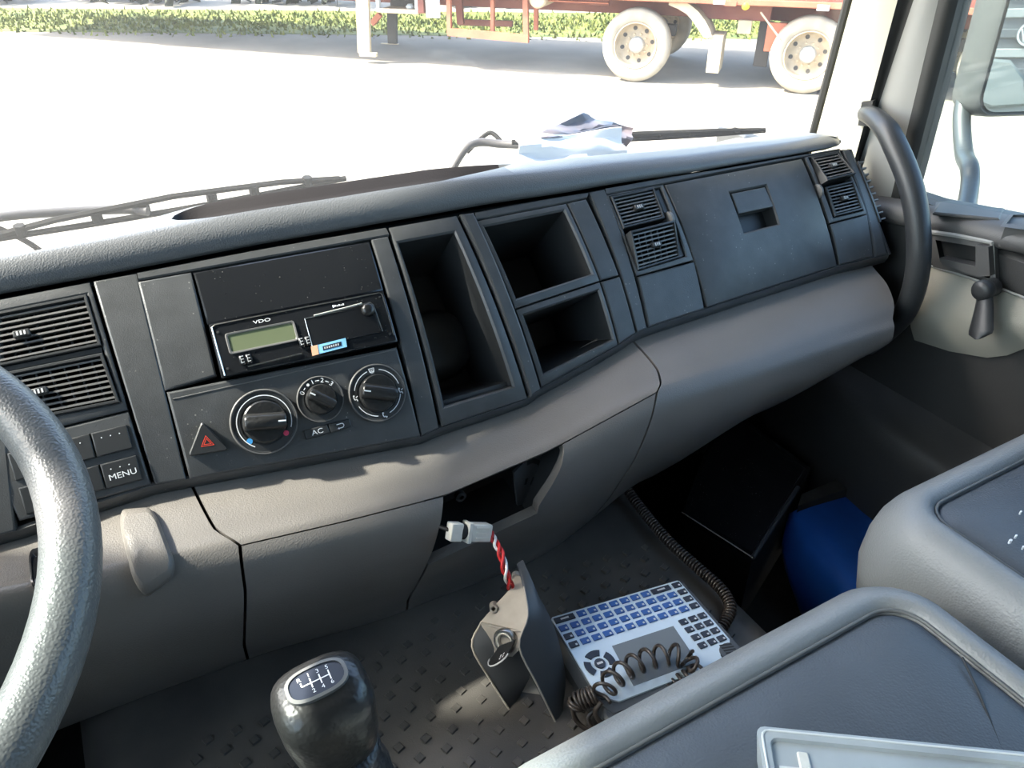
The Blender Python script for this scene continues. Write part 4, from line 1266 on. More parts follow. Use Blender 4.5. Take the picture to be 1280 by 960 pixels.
# ============================================================ milky plastic tray on the seat
bz_ = -.515
b0, b1 = onz(945, 907, bz_), onz(1290, 941, bz_); bx = (b1 - b0).normalized(); by_ = onz(958, 960, bz_) - b0
by_ = (by_ - bx * by_.dot(bx)).normalized(); W_, H_ = .20, .14
tr = thing('plastic_tray', b0 + V((.05, -.05, -.03)), 'translucent milky plastic tray lid lying on the middle seat', 'tray')
ft_ = frame(b0, bx, by_, V((0, 0, 1)))
def tl(ins, h): return [ft_(a, b, h) for a, b in rrect(W_ - 2 * ins, H_ - 2 * ins, .006, 3, W_ / 2, H_ / 2)]
mb = MB().rings([tl(.004, -.028), tl(.0, -.002), tl(0, 0), tl(.003, .0008), tl(.008, 0), tl(.009, -.003)], True, True)
obj('tray_body', mb, M['clear'], tr)
obj('rim_edge', MB().tube(tl(.003, .0006), .0009, 6, closed=True), M['twhite'], tr)
obj('inner_rib', MB().box((.012, .028, -.0035), (.19, .031, -.002), ft_), M['twhite'], tr)
obj('label_sheet', MB().box((.095, .022, -.0035), (.165, .10, -.0025), ft_), M['lgrey'], tr)
obj('clip', MB().box((.026, .016, -.0035), (.034, .06, -.001), ft_, b=.001), M['conn'], tr)

# ============================================================ keyboard terminal
kz = -.700
K = [onz(*p, kz) for p in ((688, 773), (848, 726), (912, 800), (742, 862))]
def kp_(u, v, h=0):
    p = K[0] * (1 - u) * (1 - v) + K[1] * u * (1 - v) + K[2] * u * v + K[3] * (1 - u) * v
    return V((p.x, p.y, kz + h))
kt = thing('keyboard_terminal', kp_(.5, .6, -.05), 'silver keyboard terminal with blue keys lying on the engine cover', 'terminal')
outl = [(.012, 0), (.988, 0), (1, .015), (1, 1.02)] + [(.945 + .055 * math.cos(t) - .055, 1.14 + .10 * math.sin(t) - .1) for t in ()]
cut = [(.965 - .10 * math.sin(t), 1.16 - .13 * math.cos(t)) for t in [PI * k / 10 * .9 for k in range(1, 8)]]
face = [(.012, 0), (.988, 0), (1, .02), (1, 1.00), (.985, 1.035), (.93, 1.05), (.885, 1.09), (.865, 1.15), (.862, 1.21), (.845, 1.225), (.10, 1.225), (.02, 1.12), (0, 1.09), (0, .02)]
mb = MB().prism(face, kp_, -.003, .0012, b=.0008)
obj('face_plate', mb, M['silver'], kt)
full = [(-.012, -.015), (1.012, -.015), (1.03, .02), (1.03, 1.22), (1.01, 1.30), (.86, 1.31), (.03, 1.31), (-.012, 1.15)]
mb = MB().prism(full, kp_, -.030, -.0012, b=.002)
obj('housing', mb, M['body'], kt)
mb = MB().prism([(.03 + (u - .03) * .96, .02 + v * .95) for u, v in full], kp_, -.047, -.030)
obj('base', mb, M['dark'], kt)
def kkey(u, v, du, dv, m, mark=True):
    k = obj('key', MB().prism([(u - du, v - dv), (u + du, v - dv), (u + du, v + dv), (u - du, v + dv)], kp_, .0008, .0030, b=.0007), m, kt)
    if mark:
        mk = MB()
        if du > .05: mk.prism([(u - .03, v - .008), (u + .03, v - .012), (u + .03, v + .012), (u - .03, v + .012)], kp_, .003, .0031)
        else: mk.prism([(u + du * .25, v + dv * .05), (u + du * .70, v + dv * .05), (u + du * .70, v + dv * .7), (u + du * .25, v + dv * .7)], kp_, .003, .0031)
        obj('key_mark', mk, M['greyprint'], k)
    return k
for r, v in enumerate((.07, .19, .31, .43)):
    for c in range(12):
        u = .042 + c * .0832
        if r == 0 and c in (0, 10): continue
        if r == 0 and c == 1: kkey(.084, v, .072, .036, M['keyblack']); continue
        if r == 0 and c == 9: kkey(.829, v, .072, .036, M['keyblack']); continue
        if r == 0: u = .211 + (c - 2) * .0827
        if r == 0 and c == 11: u = .957
        bl = not (c == 11 or (c == 0 and r > 1))
        kkey(u, v, .030, .036, M['key'] if bl else M['keyblack'])
for v in (.595, .715, .837, .958):
    for u in (.805, .88, .953): kkey(u, v, .027, .036, M['keyblack'])
# direction pad
A_ = .165 / .097
def dp(a0, a1, r0, r1, name='direction_key'):
    P_ = [(.125 + r1 * math.cos(a), .753 - r1 * A_ * math.sin(a)) for a in [lerp(a0, a1, k / 6) for k in range(7)]] + [(.125 + r0 * math.cos(a), .753 - r0 * A_ * math.sin(a)) for a in [lerp(a1, a0, k / 6) for k in range(7)]]
    n = len(P_); mb = MB(); k2 = 7
    top = [kp_(*p, .0026) for p in P_]; bot = [kp_(*p, .0008) for p in P_]
    mb.rings([bot, top]); mb.add(top, [(i, i + 1, n - 2 - i, n - 1 - i) for i in range(6)])
    return obj(name, mb, M['keyblack'], kt)
for q in range(4):
    a = q * PI / 2 + .1; dp(a - .58, a + .58, .058, .102)
obj('ok_key', MB().prism([(.125 + .036 * math.cos(a), .753 - .036 * A_ * math.sin(a)) for a in [2 * PI * k / 16 for k in range(16)]], kp_, .0008, .003, b=.0006), M['keyblack'], kt)
obj('ok_mark', MB().prism([(.105, .74), (.145, .74), (.145, .765), (.105, .765)], kp_, .003, .0031), M['greyprint'], kt)
obj('screen', MB().prism([(.265, .595), (.725, .60), (.70, 1.13), (.235, 1.125)], kp_, .0010, .0016), M['screen'], kt)
mb = MB()
obj('speaker_cap', MB().prism([(.945 + .075 * math.cos(a), 1.145 + .12 * math.sin(a)) for a in [2 * PI * k / 20 for k in range(20)]], kp_, -.002, .0016, b=.0006), M['body'], kt)
for k in range(5):
    o_ = -.05 + k * .024
    obj('grille_slot', MB().prism([(.905, 1.135 + o_ * 1.6 - .03), (.985, 1.125 + o_ * 1.6 + .01), (.985, 1.135 + o_ * 1.6 + .018), (.905, 1.145 + o_ * 1.6 - .022)], kp_, .0014, .0019), M['dark'], kt)
obj('port_row', MB().box((0, 0, 0), (.022, .003, .006), frame(kp_(.80, 1.315, -.012), (kp_(1, 1.3) - kp_(.8, 1.3)).normalized(), (kp_(.8, 1.4) - kp_(.8, 1.3)).normalized(), (0, 0, 1))), M['greyprint'], kt)
# foot bracket at the lower left corner
obj('corner_foot', MB().lathe([(.016, -.046), (.016, -.006), (.013, -.003), (.004, -.003)], lambda a, b, h: kp_(.07, 1.30, 0) + V((a, b, h)), 20), M['body'], kt)

# ============================================================ coil cords
def coil(path, rc, rw, turns, per=12, seg=6):
    pts = crom([V(p) for p in path], 16); L = [0]
    for a, b in zip(pts, pts[1:]): L.append(L[-1] + (b - a).length)
    tot = L[-1]; n = int(turns * per); out = []; nrm = None; j = 0
    for i in range(n + 1):
        d = tot * i / n
        while j < len(pts) - 2 and L[j + 1] < d: j += 1
        t = (d - L[j]) / max(1e-9, L[j + 1] - L[j]); p = lerp(pts[j], pts[j + 1], t)
        tg_ = (pts[j + 1] - pts[j]).normalized()
        nrm = tg_.orthogonal().normalized() if nrm is None else (nrm - tg_ * nrm.dot(tg_)).normalized()
        bn = tg_.cross(nrm); a = 2 * PI * i / per
        out.append(p + (nrm * math.cos(a) + bn * math.sin(a)) * rc)
    return MB().tube(out, rw, seg)
path = [onz(*p, z) for *p, z in ((776, 600, -.726), (800, 634, -.736), (835, 676, -.738), (870, 708, -.738), (900, 735, -.738), (913, 758, -.738), (906, 778, -.738), (896, 790, -.738))]
o = obj('coil_cord', coil(path, .0062, .0017, 62), M['cord'], sm=80); tag(o, 'tightly coiled black cord along the right edge of the engine cover', 'cord')
path = [onz(*p, z) for *p, z in ((800, 888, -.715), (835, 862, -.71), (868, 840, -.695), (862, 826, -.685), (842, 818, -.684), (815, 822, -.684), (790, 832, -.684), (768, 848, -.684), (755, 864, -.684), (752, 874, -.688))]
cd = thing('handset_cord', path[0] - V((0, 0, .03)), 'loose dark coiled cord draped across the keyboard terminal screen', 'cord')
obj('draped_coil', coil(path[:4], .008, .0021, 11), M['cord'], cd, sm=80)
obj('loose_coil', coil(path[3:], .0105, .0021, 7.5, per=20), M['cord'], cd, sm=80)
p2 = [onz(*p, z) for *p, z in ((752, 878, -.69), (744, 890, -.70), (752, 903, -.71), (766, 900, -.715), (762, 889, -.72), (748, 886, -.722), (735, 896, -.73), (740, 910, -.738), (756, 915, -.742), (768, 908, -.742), (772, 900, -.742), (790, 906, -.742), (798, 900, -.742), (815, 893, -.742))]
obj('floor_loop', MB().tube(crom(p2, 8), .0027, 8), M['cord'], cd, sm=80)
p3 = [onz(*p, z) for *p, z in ((722, 872, -.70), (716, 884, -.72), (720, 900, -.735), (735, 912, -.742), (750, 906, -.742), (746, 890, -.735))]
obj('side_loop', MB().tube(crom(p3, 8), .0027, 8), M['cord'], cd, sm=80)
p4 = [onz(*p, z) for *p, z in ((744, 868, -.697), (735, 872, -.70), (724, 876, -.705), (720, 884, -.712))]
obj('end_coil', coil(p4, .009, .002, 8), M['cord'], cd, sm=80)

# ============================================================ loose trim piece with power socket
Z3 = lambda px, py, z: onz(px, py, z)
br = thing('socket_bracket', Z3(655, 860, -.748), 'loose dashboard trim piece with power socket lying on the studded mat', 'trim piece')
A = [Z3(*p) for p in ((648, 703, -.622), (656, 733, -.630), (661, 770, -.640), (650, 808, -.660), (672, 855, -.705), (695, 902, -.7475))]
B = [Z3(*p) for p in ((652, 703, -.622), (669, 737, -.637), (686, 768, -.657), (698, 800, -.684), (707, 845, -.722), (704, 884, -.7475))]
rows = [[lerp(a, b, t) + V((.004, 0, .002)) * math.sin(PI * t) for t in (0, .33, .66, 1)] for a, b in zip(crom(A, 3), crom(B, 3))]
obj('right_wing', MB().slab(rows, V((-.0024, -.0006, -.001))), [M['brkdark']], br, sm=50)
obj('wing_edge', MB().tube([p + V((-.001, 0, .0005)) for p in crom(A[1:], 4)], .0011, 6), M['brk'], br, sm=60)
A = [Z3(*p) for p in ((602, 777, -.668), (590, 808, -.684), (613, 850, -.716), (637, 888, -.7475))]
B = [Z3(*p) for p in ((612, 786, -.671), (646, 813, -.684), (664, 838, -.712), (649, 872, -.7475))]
rows = [[lerp(a, b, t) for t in (0, .5, 1)] for a, b in zip(crom(A, 3), crom(B, 3))]
obj('left_wing', MB().slab(rows, V((.001, .0022, -.001))), M['brkdark'], br, sm=50)
obj('wing_edge', MB().tube(crom(A, 4), .0012, 6), M['brk'], br, sm=60)
bp = [Z3(*p) for p in ((601, 777, -.667), (618, 757, -.655), (637, 737, -.645), (641, 718, -.637), (654, 722, -.634), (659, 745, -.635), (661, 770, -.641), (657, 789, -.652))]
cbp = sum(bp, V((0, 0, 0))) / 8
mb = MB().rings([[p - V((0, .001, .0025)) for p in bp], bp], True, False); mb.add(bp + [cbp], [(i, (i + 1) % 8, 8) for i in range(8)])
obj('back_plate', mb, M['brk'], br, sm=30)
sp = [Z3(*p) for p in ((601, 779, -.668), (657, 789, -.653), (650, 808, -.662), (640, 818, -.674), (614, 817, -.692))]
csp = sum(sp, V((0, 0, 0))) / 5
mb = MB().rings([[p - V((0, .001, .0025)) for p in sp], sp], True, False); mb.add(sp + [csp], [(i, (i + 1) % 5, 5) for i in range(5)])
spl = obj('socket_plate', mb, M['brk'], br, sm=30)
obj('plate_edge', MB().tube([Z3(*p) for p in ((601, 779, -.6675), (620, 784, -.6625), (640, 788, -.657), (657, 789, -.6525))], .0012, 6), M['brk'], br)
for (px, py, z, rr_) in ((617, 760, -.655, .0042), (645, 722, -.640, .0045)):
    p = Z3(px, py, z)
    fb_ = frame(p, CR, CU, -CF)
    obj('screw_boss', MB().lathe([(rr_ * 1.15, -.010), (rr_, .004), (rr_ * .55, .004), (rr_ * .5, -.004)], fb_, 16), M['brk'], br, sm=40)
sn = ((sp[1] - sp[0]).cross(sp[4] - sp[0])).normalized()
if sn.dot(-csp) < 0: sn = -sn
so = Z3(632, 801, -.667)
e1 = (sp[1] - sp[0]).normalized(); e2 = sn.cross(e1)
fso = frame(so, e1, e2, sn)
obj('socket_ring', MB().lathe([(.0135, -.002), (.0135, .003), (.0125, .0042), (.0105, .0042), (.0098, .003), (.0098, -.010)], fso, 28), M['steel'], br, sm=40)
obj('socket_lining', MB().lathe([(.0097, .003), (.009, .0036), (.0078, .003), (.0078, -.012)], fso, 24, False, True), M['conn'], br, sm=40)
fc = frame(Z3(630, 812, -.668), lerp(e1, e2, .3).normalized(), (Z3(624, 832, -.690) - Z3(640, 806, -.665)).normalized(), sn)
mb = MB()
cap = [(-.010, -.010), (.010, -.012)] + [(.0125 * math.cos(t), .008 + .013 * math.sin(t)) for t in [PI * k / 8 for k in range(9)]]
mb.prism(cap, fc, .001, .0035, b=.0006)
cpo = obj('socket_cap', mb, M['knob'], br)
obj('cap_edge', MB().tube([fc(a, b, .0030) for a, b in cap[2:]], .0010, 5), M['greyprint'], br)
mb = MB()
for (x, y) in ((.002, .006), (.0045, .004), (.003, .010), (.0055, .008)): mb.box((x, y, .0035), (x + .001, y + .0028, .0037), fc)
obj('cap_mark', mb, M['white'], cpo)
mb = MB(); q = [Z3(*p) for p in ((655, 838, -.735), (676, 852, -.742), (682, 872, -.7475), (645, 868, -.7475))]
mb.rings([q, [p + V((0, .002, -.002)) for p in q]], True, True)
obj('base_flange', mb, M['brk'], br)

# ============================================================ white connector and its wires
wc = thing('wire_connector', (.31, .63, -.66), 'white plastic plug hanging out of the open dash cavity on red wires', 'connector')
def rd(px, py): return RS.pt(*rpx(px, py, 3.5, 8)).length / ray(px, py).length
c0, c1 = ray(565, 664) * (rd(565, 664) * 1.0 - .012), ray(611, 665) * (rd(611, 665) - .022)
ex_ = (c1 - c0).normalized(); ez_ = (-CF - ex_ * (-CF).dot(ex_)).normalized(); ey_ = ez_.cross(ex_)
fcn = frame(c0, ex_, ey_, ez_); ln = (c1 - c0).length
obj('plug_body', MB().box((ln * .42, -.0100, -.008), (ln, .0095, .008), fcn, b=.0015), M['conn'], wc)
obj('plug_collar', MB().box((ln * .34, -.0115, -.009), (ln * .46, .011, .009), fcn, b=.001), M['conn'], wc)
obj('plug_tail', MB().box((-.004, -.0100, -.007), (ln * .22, .0095, .007), fcn, b=.001), M['conn'], wc)
obj('plug_seal', MB().lathe([(.0075, ln * .20), (.0085, ln * .24), (.0085, ln * .32), (.0075, ln * .36)], lambda a, b, h: fcn(h, a, b), 16), M['dark'], wc)
for k in range(3): obj('latch_rib', MB().box((ln * .55, -.006 + k * .0055, .008), (ln * .95, -.0045 + k * .0055, .0095), fcn), M['conn'], wc)
w0 = c1 + ex_ * .001; wd = w0.length / ray(612, 667).length
wpts = [w0, ray(618, 676) * (wd - .006), ray(626, 692) * (wd - .018), ray(631, 712) * (wd - .03), ray(637, 736) * .79]
wpts[-1] = Z3(639, 736, -.646)
wpts[-2] = lerp(wpts[-2], wpts[-1], .2)
base_ = crom(wpts, 8)
for k, (m, r_) in enumerate((('wirered', .0019), ('wirered', .0018), ('wirewhite', .0017))):
    pp = []
    for i, p in enumerate(base_):
        a = i * .42 + k * 2.1; pp.append(p + CR * .0030 * math.cos(a) + (-CF) * .0030 * math.sin(a))
    w = obj('red_wire' if k < 2 else 'white_wire', MB().tube(pp, r_, 8), M[m], wc, sm=80)
obj('loom_wire', MB().tube([fcn(0, 0, 0), fcn(-.012, .003, -.01), fcn(-.02, .01, -.03)], .0022, 8), M['cord'], wc, sm=80)

# ============================================================ footwell things
bx0 = thing('black_box', (.85, .7, FL), 'flat black plastic box in the dark passenger footwell', 'box')
bt_ = [onz(*p, -.875) for p in ((852, 640), (941, 697), (1014, 584), (905, 505))]
mb = MB(); c = sum(bt_, V((0, 0, 0))) / 4
mb.rings([[V((p.x, p.y, FL)) for p in bt_], [p - V((0, 0, .012)) for p in bt_]], True, True)
obj('box_body', mb, M['dark'], bx0)
mb = MB(); ins = lambda p, d: p + (c - p).normalized() * d
mb.rings([[p - V((0, 0, .012)) for p in bt_], [p - V((0, 0, .002)) for p in bt_], [ins(p, .003) for p in bt_], [ins(p, .012) for p in bt_], [ins(p, .014) - V((0, 0, .002)) for p in bt_]], True, True)
obj('box_lid', mb, M['gloss'], bx0)
obj('lid_edge', MB().tube([bt_[0], bt_[1]], .0009, 6), M['greyprint'], bx0); obj('lid_edge', MB().tube([bt_[1], lerp(bt_[1], bt_[2], .75)], .004, 8), M['body'], bx0)  # first tube is pale to paint the highlight on the lid edge
bl = thing('blue_cover', (.9, .55, FL), 'blue moulded plastic cover on the floor ahead of the outer seat', 'cover')
P = [[onz(*p) for p in r] for r in (((986, 641, -.915), (998, 636, -.90), (1050, 604, -.905), (1094, 612, -.91)), ((979, 690, -.955), (1024, 684, -.90), (1068, 660, -.905), (1110, 655, -.91)), ((1003, 766, -1.03), (1066, 738, -.905), (1105, 715, -.91), (1140, 705, -.915)))]
mb = MB()
cols = list(zip(*[crom(list(r), 4) for r in P])); rows = [crom(list(cn), 4) for cn in cols]
mb.slab(rows, V((.004, .004, -.012)))
obj('cover_shell', mb, M['blue'], bl, sm=60)
mb = MB(); q = [onz(*p, -.885) for p in ((998, 632), (1002, 618), (1084, 583), (1090, 600))]
mb.rings([[p - V((0, 0, .12)) for p in q], q], True, True); obj('end_block', mb, M['floor'], bl)
p = onz(1024, 738, -.985); obj('stud', MB().lathe([(.005, -.004), (.005, .002), (.003, .004), (.0005, .0045)], lambda a, b, h: p + V((a, b, h)), 12), M['steel'], bl)
# rubber mat under the footwell
o = obj('floor_mat', MB().box((X1 + .03, .05, FL), (1.04, .98, FL + .012), b=.004), M['floor']); tag(o, 'dirty dark floor mat in the passenger footwell', 'mat')
# ============================================================ grab handle
gh = thing('grab_handle', onx(1110, 300, 1.02), 'curved dark grab handle on the right windscreen pillar', 'handle')
gp = [onx(*p, x) for *p, x in ((1082, 142, 1.062), (1090, 145, 1.045), (1100, 153, 1.032), (1114, 172, 1.02), (1138, 230, 1.008), (1148, 290, 1.003), (1146, 345, 1.003), (1132, 388, 1.010), (1108, 414, 1.022), (1084, 432, 1.035))]
gpp = crom(gp, 6); nG = len(gpp)
obj('grip_bar', MB().tube(gpp, [lerp(.0125, .0165, min(1, i / (nG * .35))) for i in range(nG)], 16), M['grab'], gh, sm=70)
q = [onx(*p, 1.056) for p in ((1077, 128), (1091, 127), (1087, 158), (1072, 157))]
mb = MB().rings([q, [p + V((.02, .01, 0)) for p in q]], True, True)
obj('mount_plate', mb, M['seal'], gh)

# ============================================================ papers on the dash
random.seed(11)
def sheet_obj(name, corners, parent, m, amp=.004, n=10):
    P = []
    for i in range(n + 1):
        r = []
        for j in range(n + 1):
            u, v = i / n, j / n; p = corners[0] * (1 - u) * (1 - v) + corners[1] * u * (1 - v) + corners[2] * u * v + corners[3] * (1 - u) * v
            p = p + V((.3, -1, .6)).normalized() * (amp * (math.sin(u * 9 + v * 4) + math.sin(v * 11 - u * 5)) + random.uniform(-1, 1) * amp * .4)
            r.append(p)
        P.append(r)
    return obj(name, MB().slab(P, V((0, .0012, .0004))), m, parent, sm=25)
pp_ = thing('plastic_document_bag', ony(715, 214, .90), 'crumpled white and bluish plastic document bag on top of the dashboard', 'bag')
sheet_obj('front_sheet', [ony(645, 176, .92), ony(775, 160, .96), ony(789, 206, .91), ony(652, 216, .885)], pp_, M['paper'], .003)
sheet_obj('top_sheet', [ony(676, 166, .955), ony(728, 142, 1.0), ony(792, 160, .99), ony(784, 188, .96)], pp_, M['paperblue'], .003)
sheet_obj('inner_sheet', [ony(668, 172, .935), ony(770, 158, .975), ony(780, 180, .95), ony(690, 186, .925)], pp_, M['paperblue'], .004)

# ============================================================ wipers outside the glass
def wiper(name, a, b, label, lift, arm, m2=None):
    th = thing(name, (a + b) / 2 - V((0, 0, .02)), label, 'wiper')
    n = 8
    obj('rubber_blade', MB().tube([lerp(a, b, i / n) - V((0, 0, .004 * math.sin(PI * i / n))) for i in range(n + 1)], .0050, 6), M['wiper'], th)
    up = V((0, -.002, lift))
    obj('blade_frame', MB().tube([lerp(a, b, t) + up * s_ for t, s_ in ((.02, .1), (.2, .8), (.5, 1.2), (.8, .8), (.98, .1))], .0050, 6), M['wiper'], th)
    for t in (.12, .3, .42, .6, .72, .88):
        obj('claw', MB().tube([lerp(a, b, t), lerp(a, b, t) + up * .9], .008, 6), M['wiper'], th)
    obj('wiper_arm', MB().tube(crom(arm, 6), .007, 8), M['wiperarm'], th, sm=60)
    return th
YW = 1.21
w1 = wiper('wiper', ony(-40, 304, YW), ony(432, 223, YW + .02), 'wiper at the left outside the windscreen', .015, [ony(-160, 300, YW + .03), ony(-20, 274, YW + .03), ony(60, 266, YW + .03), ony(150, 262, YW + .02), ony(185, 264, YW)])
obj('washer_hose', MB().tube(crom([ony(-30, 276, YW + .03), ony(5, 288, YW + .02), ony(35, 303, YW + .01), ony(58, 319, YW - .0)], 6), .0042, 8), M['wiper'], w1, sm=80)
YX = lambda x: yW(x, -.43) + .05
def onw(px, py, d=.05):
    x = .6
    for _ in range(15): p = ony(px, py, yW(x, -.42) + d); x = p.x
    return p
w2 = wiper('wiper', onw(956, 163, .03), onw(640, 178, .04), 'wiper at the right behind the papers outside the windscreen', .004, [onw(545, 250, .06), onw(565, 212, .06), onw(582, 186, .07), onw(600, 178, .08), onw(625, 180, .07), onw(650, 181, .05)])
obj('washer_hose', MB().tube(crom([onw(584, 190, .09), onw(598, 176, .10), onw(612, 166, .10), onw(622, 172, .09), onw(628, 180, .08)], 6), .004, 8), M['wiper'], w2, sm=80)
# ============================================================ outside: the yard
GZ = -CZ
o = obj('ground', MB().add([V((-60, -60, GZ)), V((80, -60, GZ)), V((80, 80, GZ)), V((-60, 80, GZ))], [(0, 1, 2, 3)]), M['soil']); struct(o, 'sunlit pale sandy yard outside the windscreen', 'ground')
W1 = onz(790, 103, GZ); W2 = onz(1000, 118, GZ)
tu = (W2 - W1).normalized(); tn = V((tu.y, -tu.x, 0))
if tn.dot(W1) > 0: tn = -tn
up = V((0, 0, 1))
tf = lambda a, d, h: W1 + tu * a - tn * d + up * h          # along, away from us, height
def ta(px, py, d=0):
    p = onpl(px, py, W1 - tn * d, tn); return (p - W1).dot(tu), p.z - GZ
RT = ta(790, 10)[1] / 2
SP = (W2 - W1).length
tr_ = thing('flatbed_trailer', tf(0, 1.2, 0), 'long red flatbed trailer parked across the sunny yard', 'trailer')
def tbox(name, a0, d0, h0, a1, d1, h1, m, b=.008, parent=tr_):
    return obj(name, MB().box((min(a0, a1), min(d0, d1), min(h0, h1)), (max(a0, a1), max(d0, d1), max(h0, h1)), tf, b=b), m, parent)
def tpxbox(name, p0, p1, d0, d1, m, b=.006, parent=tr_):
    a0, h0 = ta(*p0, d0); a1, h1 = ta(*p1, d0); return tbox(name, a0, d0, h0, a1, d1, h1, m, b, parent)
def wheel_t(a, d):
    R = RT; k = R / .5
    f = frame(tf(a, d + .28 * k, R), tu, up, tn)
    w = obj('wheel', MB().lathe([(r * k, h * k) for r, h in ((.30, 0), (.44, 0), (.485, .03), (.5, .08), (.5, .21), (.49, .25), (.465, .278), (.40, .285), (.345, .27), (.31, .25), (.30, .2), (.30, 0))], f, 44, False, False), M['tyre'], tr_, sm=50)
    obj('rim', MB().lathe([(r * k, h * k) for r, h in ((.312, .20), (.318, .262), (.305, .268), (.292, .24), (.285, .16), (.255, .12), (.20, .105), (.15, .125), (.12, .13))], f, 36, False, True), M['wheelrim'], w, sm=40)
    obj('hub', MB().lathe([(r * k, h * k) for r, h in ((.115, .12), (.11, .19), (.085, .225), (.05, .235), (.002, .236))], f, 24), M['hub'], w, sm=40)
    for j in range(8):
        t = j * PI / 4 + .2; c = (math.cos(t) * .225 * k, math.sin(t) * .225 * k)
        obj('hand_hole', MB().lathe([(.030 * k, .09 * k), (.030 * k, .122 * k)], lambda x, y, h, c=c: f(x + c[0], y + c[1], h), 10), M['tdark'], w)
    for j in range(10):
        t = j * PI / 5; c = (math.cos(t) * .150 * k, math.sin(t) * .150 * k)
        obj('wheel_nut', MB().lathe([(.015 * k, .11 * k), (.013 * k, .155 * k)], lambda x, y, h, c=c: f(x + c[0], y + c[1], h), 6), M['tcream'], w)
    return w
for i in range(3):
    wheel_t(SP * i, 0); wheel_t(SP * i, 1.9)
    a = SP * i
    obj('axle', MB().tube([tf(a, .1, RT), tf(a, 2.1, RT)], .07, 10), M['tdark'], tr_)
    tbox('spring_pack', a - .45, .42, RT + .08, a + .45, .55, RT + .22, M['tdark'])
hd = ta(950, 2)[1]
tbox('deck', -12, -.05, hd + .22, 6.6, 2.45, hd + .36, M['tred'])
tbox('side_rail', -12, -.06, hd - .0, 6.6, .02, hd + .30, M['tred'])
tbox('rail_lip', -9, -.10, hd - .04, 6.6, -.05, hd + .03, M['torange'])
for d in (.75, 1.55):
    tbox('chassis_beam', -9, d, hd - .30, 6.4, d + .14, hd + .24, M['tred'])
for k in range(12):
    tbox('cross_member', -8.5 + k * 1.3, .02, hd + .02, -8.42 + k * 1.3, 2.4, hd + .2, M['tdark'])
# skirt plates between the wheels
a0, h0 = ta(862, 26); a1, _ = ta(962, 26)
tbox('skirt_plate', a0, .25, h0, a1, .30, hd + .2, M['tred'])
a0, h0 = ta(700, 10); a1, _ = ta(756, 10)
tbox('skirt_plate', a0, .25, h0 + .02, a1, .30, hd + .2, M['tred'])
tpxbox('hanger_plate', (923, 25), (938, 43), .15, .20, M['tcream'])
tpxbox('hanger_plate', (960, 28), (983, 66), .12, .16, M['torange'])
tpxbox('rear_flap', (950, 26), (958, 84), .35, .38, M['tdark'])
obj('stay_bar', MB().tube([tf(*[ta(951, 15)[0], -.02, ta(951, 15)[1]]), tf(*[ta(975, 48)[0], -.02, ta(975, 48)[1]])], .012, 6), M['tcream'], tr_)
# mudguard and flap behind the first wheel
arc_ = [(838, -6), (850, 0), (862, 5), (873, 14), (882, 26), (888, 38), (890, 46)]
P = []
for p in arc_:
    a, h = ta(*p); P.append([tf(a, -.02, h), tf(a, .45, h)])
arc2 = [(836, 6), (848, 11), (858, 17), (866, 26), (874, 38), (879, 46), (884, 48)]
obj('mudguard', MB().slab([[tf(*(ta(*p)[0], d, ta(*p)[1])) for d in (-.02, .45)] for p in arc_], lambda q, i, j: tf(ta(*arc2[i])[0], (-.02, .45)[j], ta(*arc2[i])[1])), M['tcream'], tr_, sm=40)
tpxbox('mud_flap', (888, 44), (898, 92), 0, .42, M['tcream'])
# reflectors and marker
tpxbox('reflector_white', (892, 0), (906, 6), -.11, -.10, M['twhite'], .001); tpxbox('reflector_red', (906, 1), (920, 8), -.11, -.10, M['torange'], .001)
tpxbox('reflector_white', (1022, 6), (1036, 14), -.11, -.10, M['twhite'], .001); tpxbox('reflector_red', (1150, 30), (1162, 40), -.11, -.10, M['torange'], .001)
for (x0, y0, x1, y1, m) in ((1185, 50, 1193, 64, 'torange'), (1190, 36, 1196, 50, 'twhite'), (1193, 22, 1199, 36, 'torange')): tpxbox('reflector_strip', (x0, y0), (x1, y1), -.12, -.10, M[m], .001)
a, h = ta(933, 6); obj('side_marker', MB().lathe([(.05, .0), (.05, .03), (.03, .045), (.003, .05)], frame(tf(a, -.06, h), tu, up, tn), 16), M['yellow'], tr_)
# roller end of the cross pipe
a, h = ta(673, -2); obj('pipe_end', MB().lathe([(.12, -.5), (.12, .03), (.10, .05), (.002, .05)], frame(tf(a, 0, h), tu, up, tn), 24), M['tcream'], tr_, sm=40)
tpxbox('pipe_stay', (685, 0), (760, 5), .02, .10, M['torange'])
tpxbox('hanger', (667, 8), (672, 38), .5, .55, M['torange'])
# guard frame
def bar(name, p0, p1, w, d, m):
    a0, h0 = ta(*p0, d); a1, h1 = ta(*p1, d)
    v = V((a1 - a0, h1 - h0, 0)); n = V((-v.y, v.x, 0)).normalized() * w / 2
    poly = [(a0 + n.x, h0 + n.y), (a1 + n.x, h1 + n.y), (a1 - n.x, h1 - n.y), (a0 - n.x, h0 - n.y)]
    return obj(name, MB().prism(poly, lambda a_, h_, k: tf(a_, d + k, h_), 0, .06), m, tr_)
bar('guard_post', (560, -12), (561, 42), .06, 0, M['torange']); bar('guard_post', (656, -8), (657, 52), .07, 0, M['torange'])
bar('guard_rail', (559, 40), (660, 49), .10, -.01, M['torange']); bar('guard_post', (615, -10), (615, 42), .05, .1, M['torange'])
bar('guard_post', (572, -12), (575, 30), .10, .5, M['tred']); bar('guard_rail', (572, 28), (640, 30), .08, .9, M['tred'])
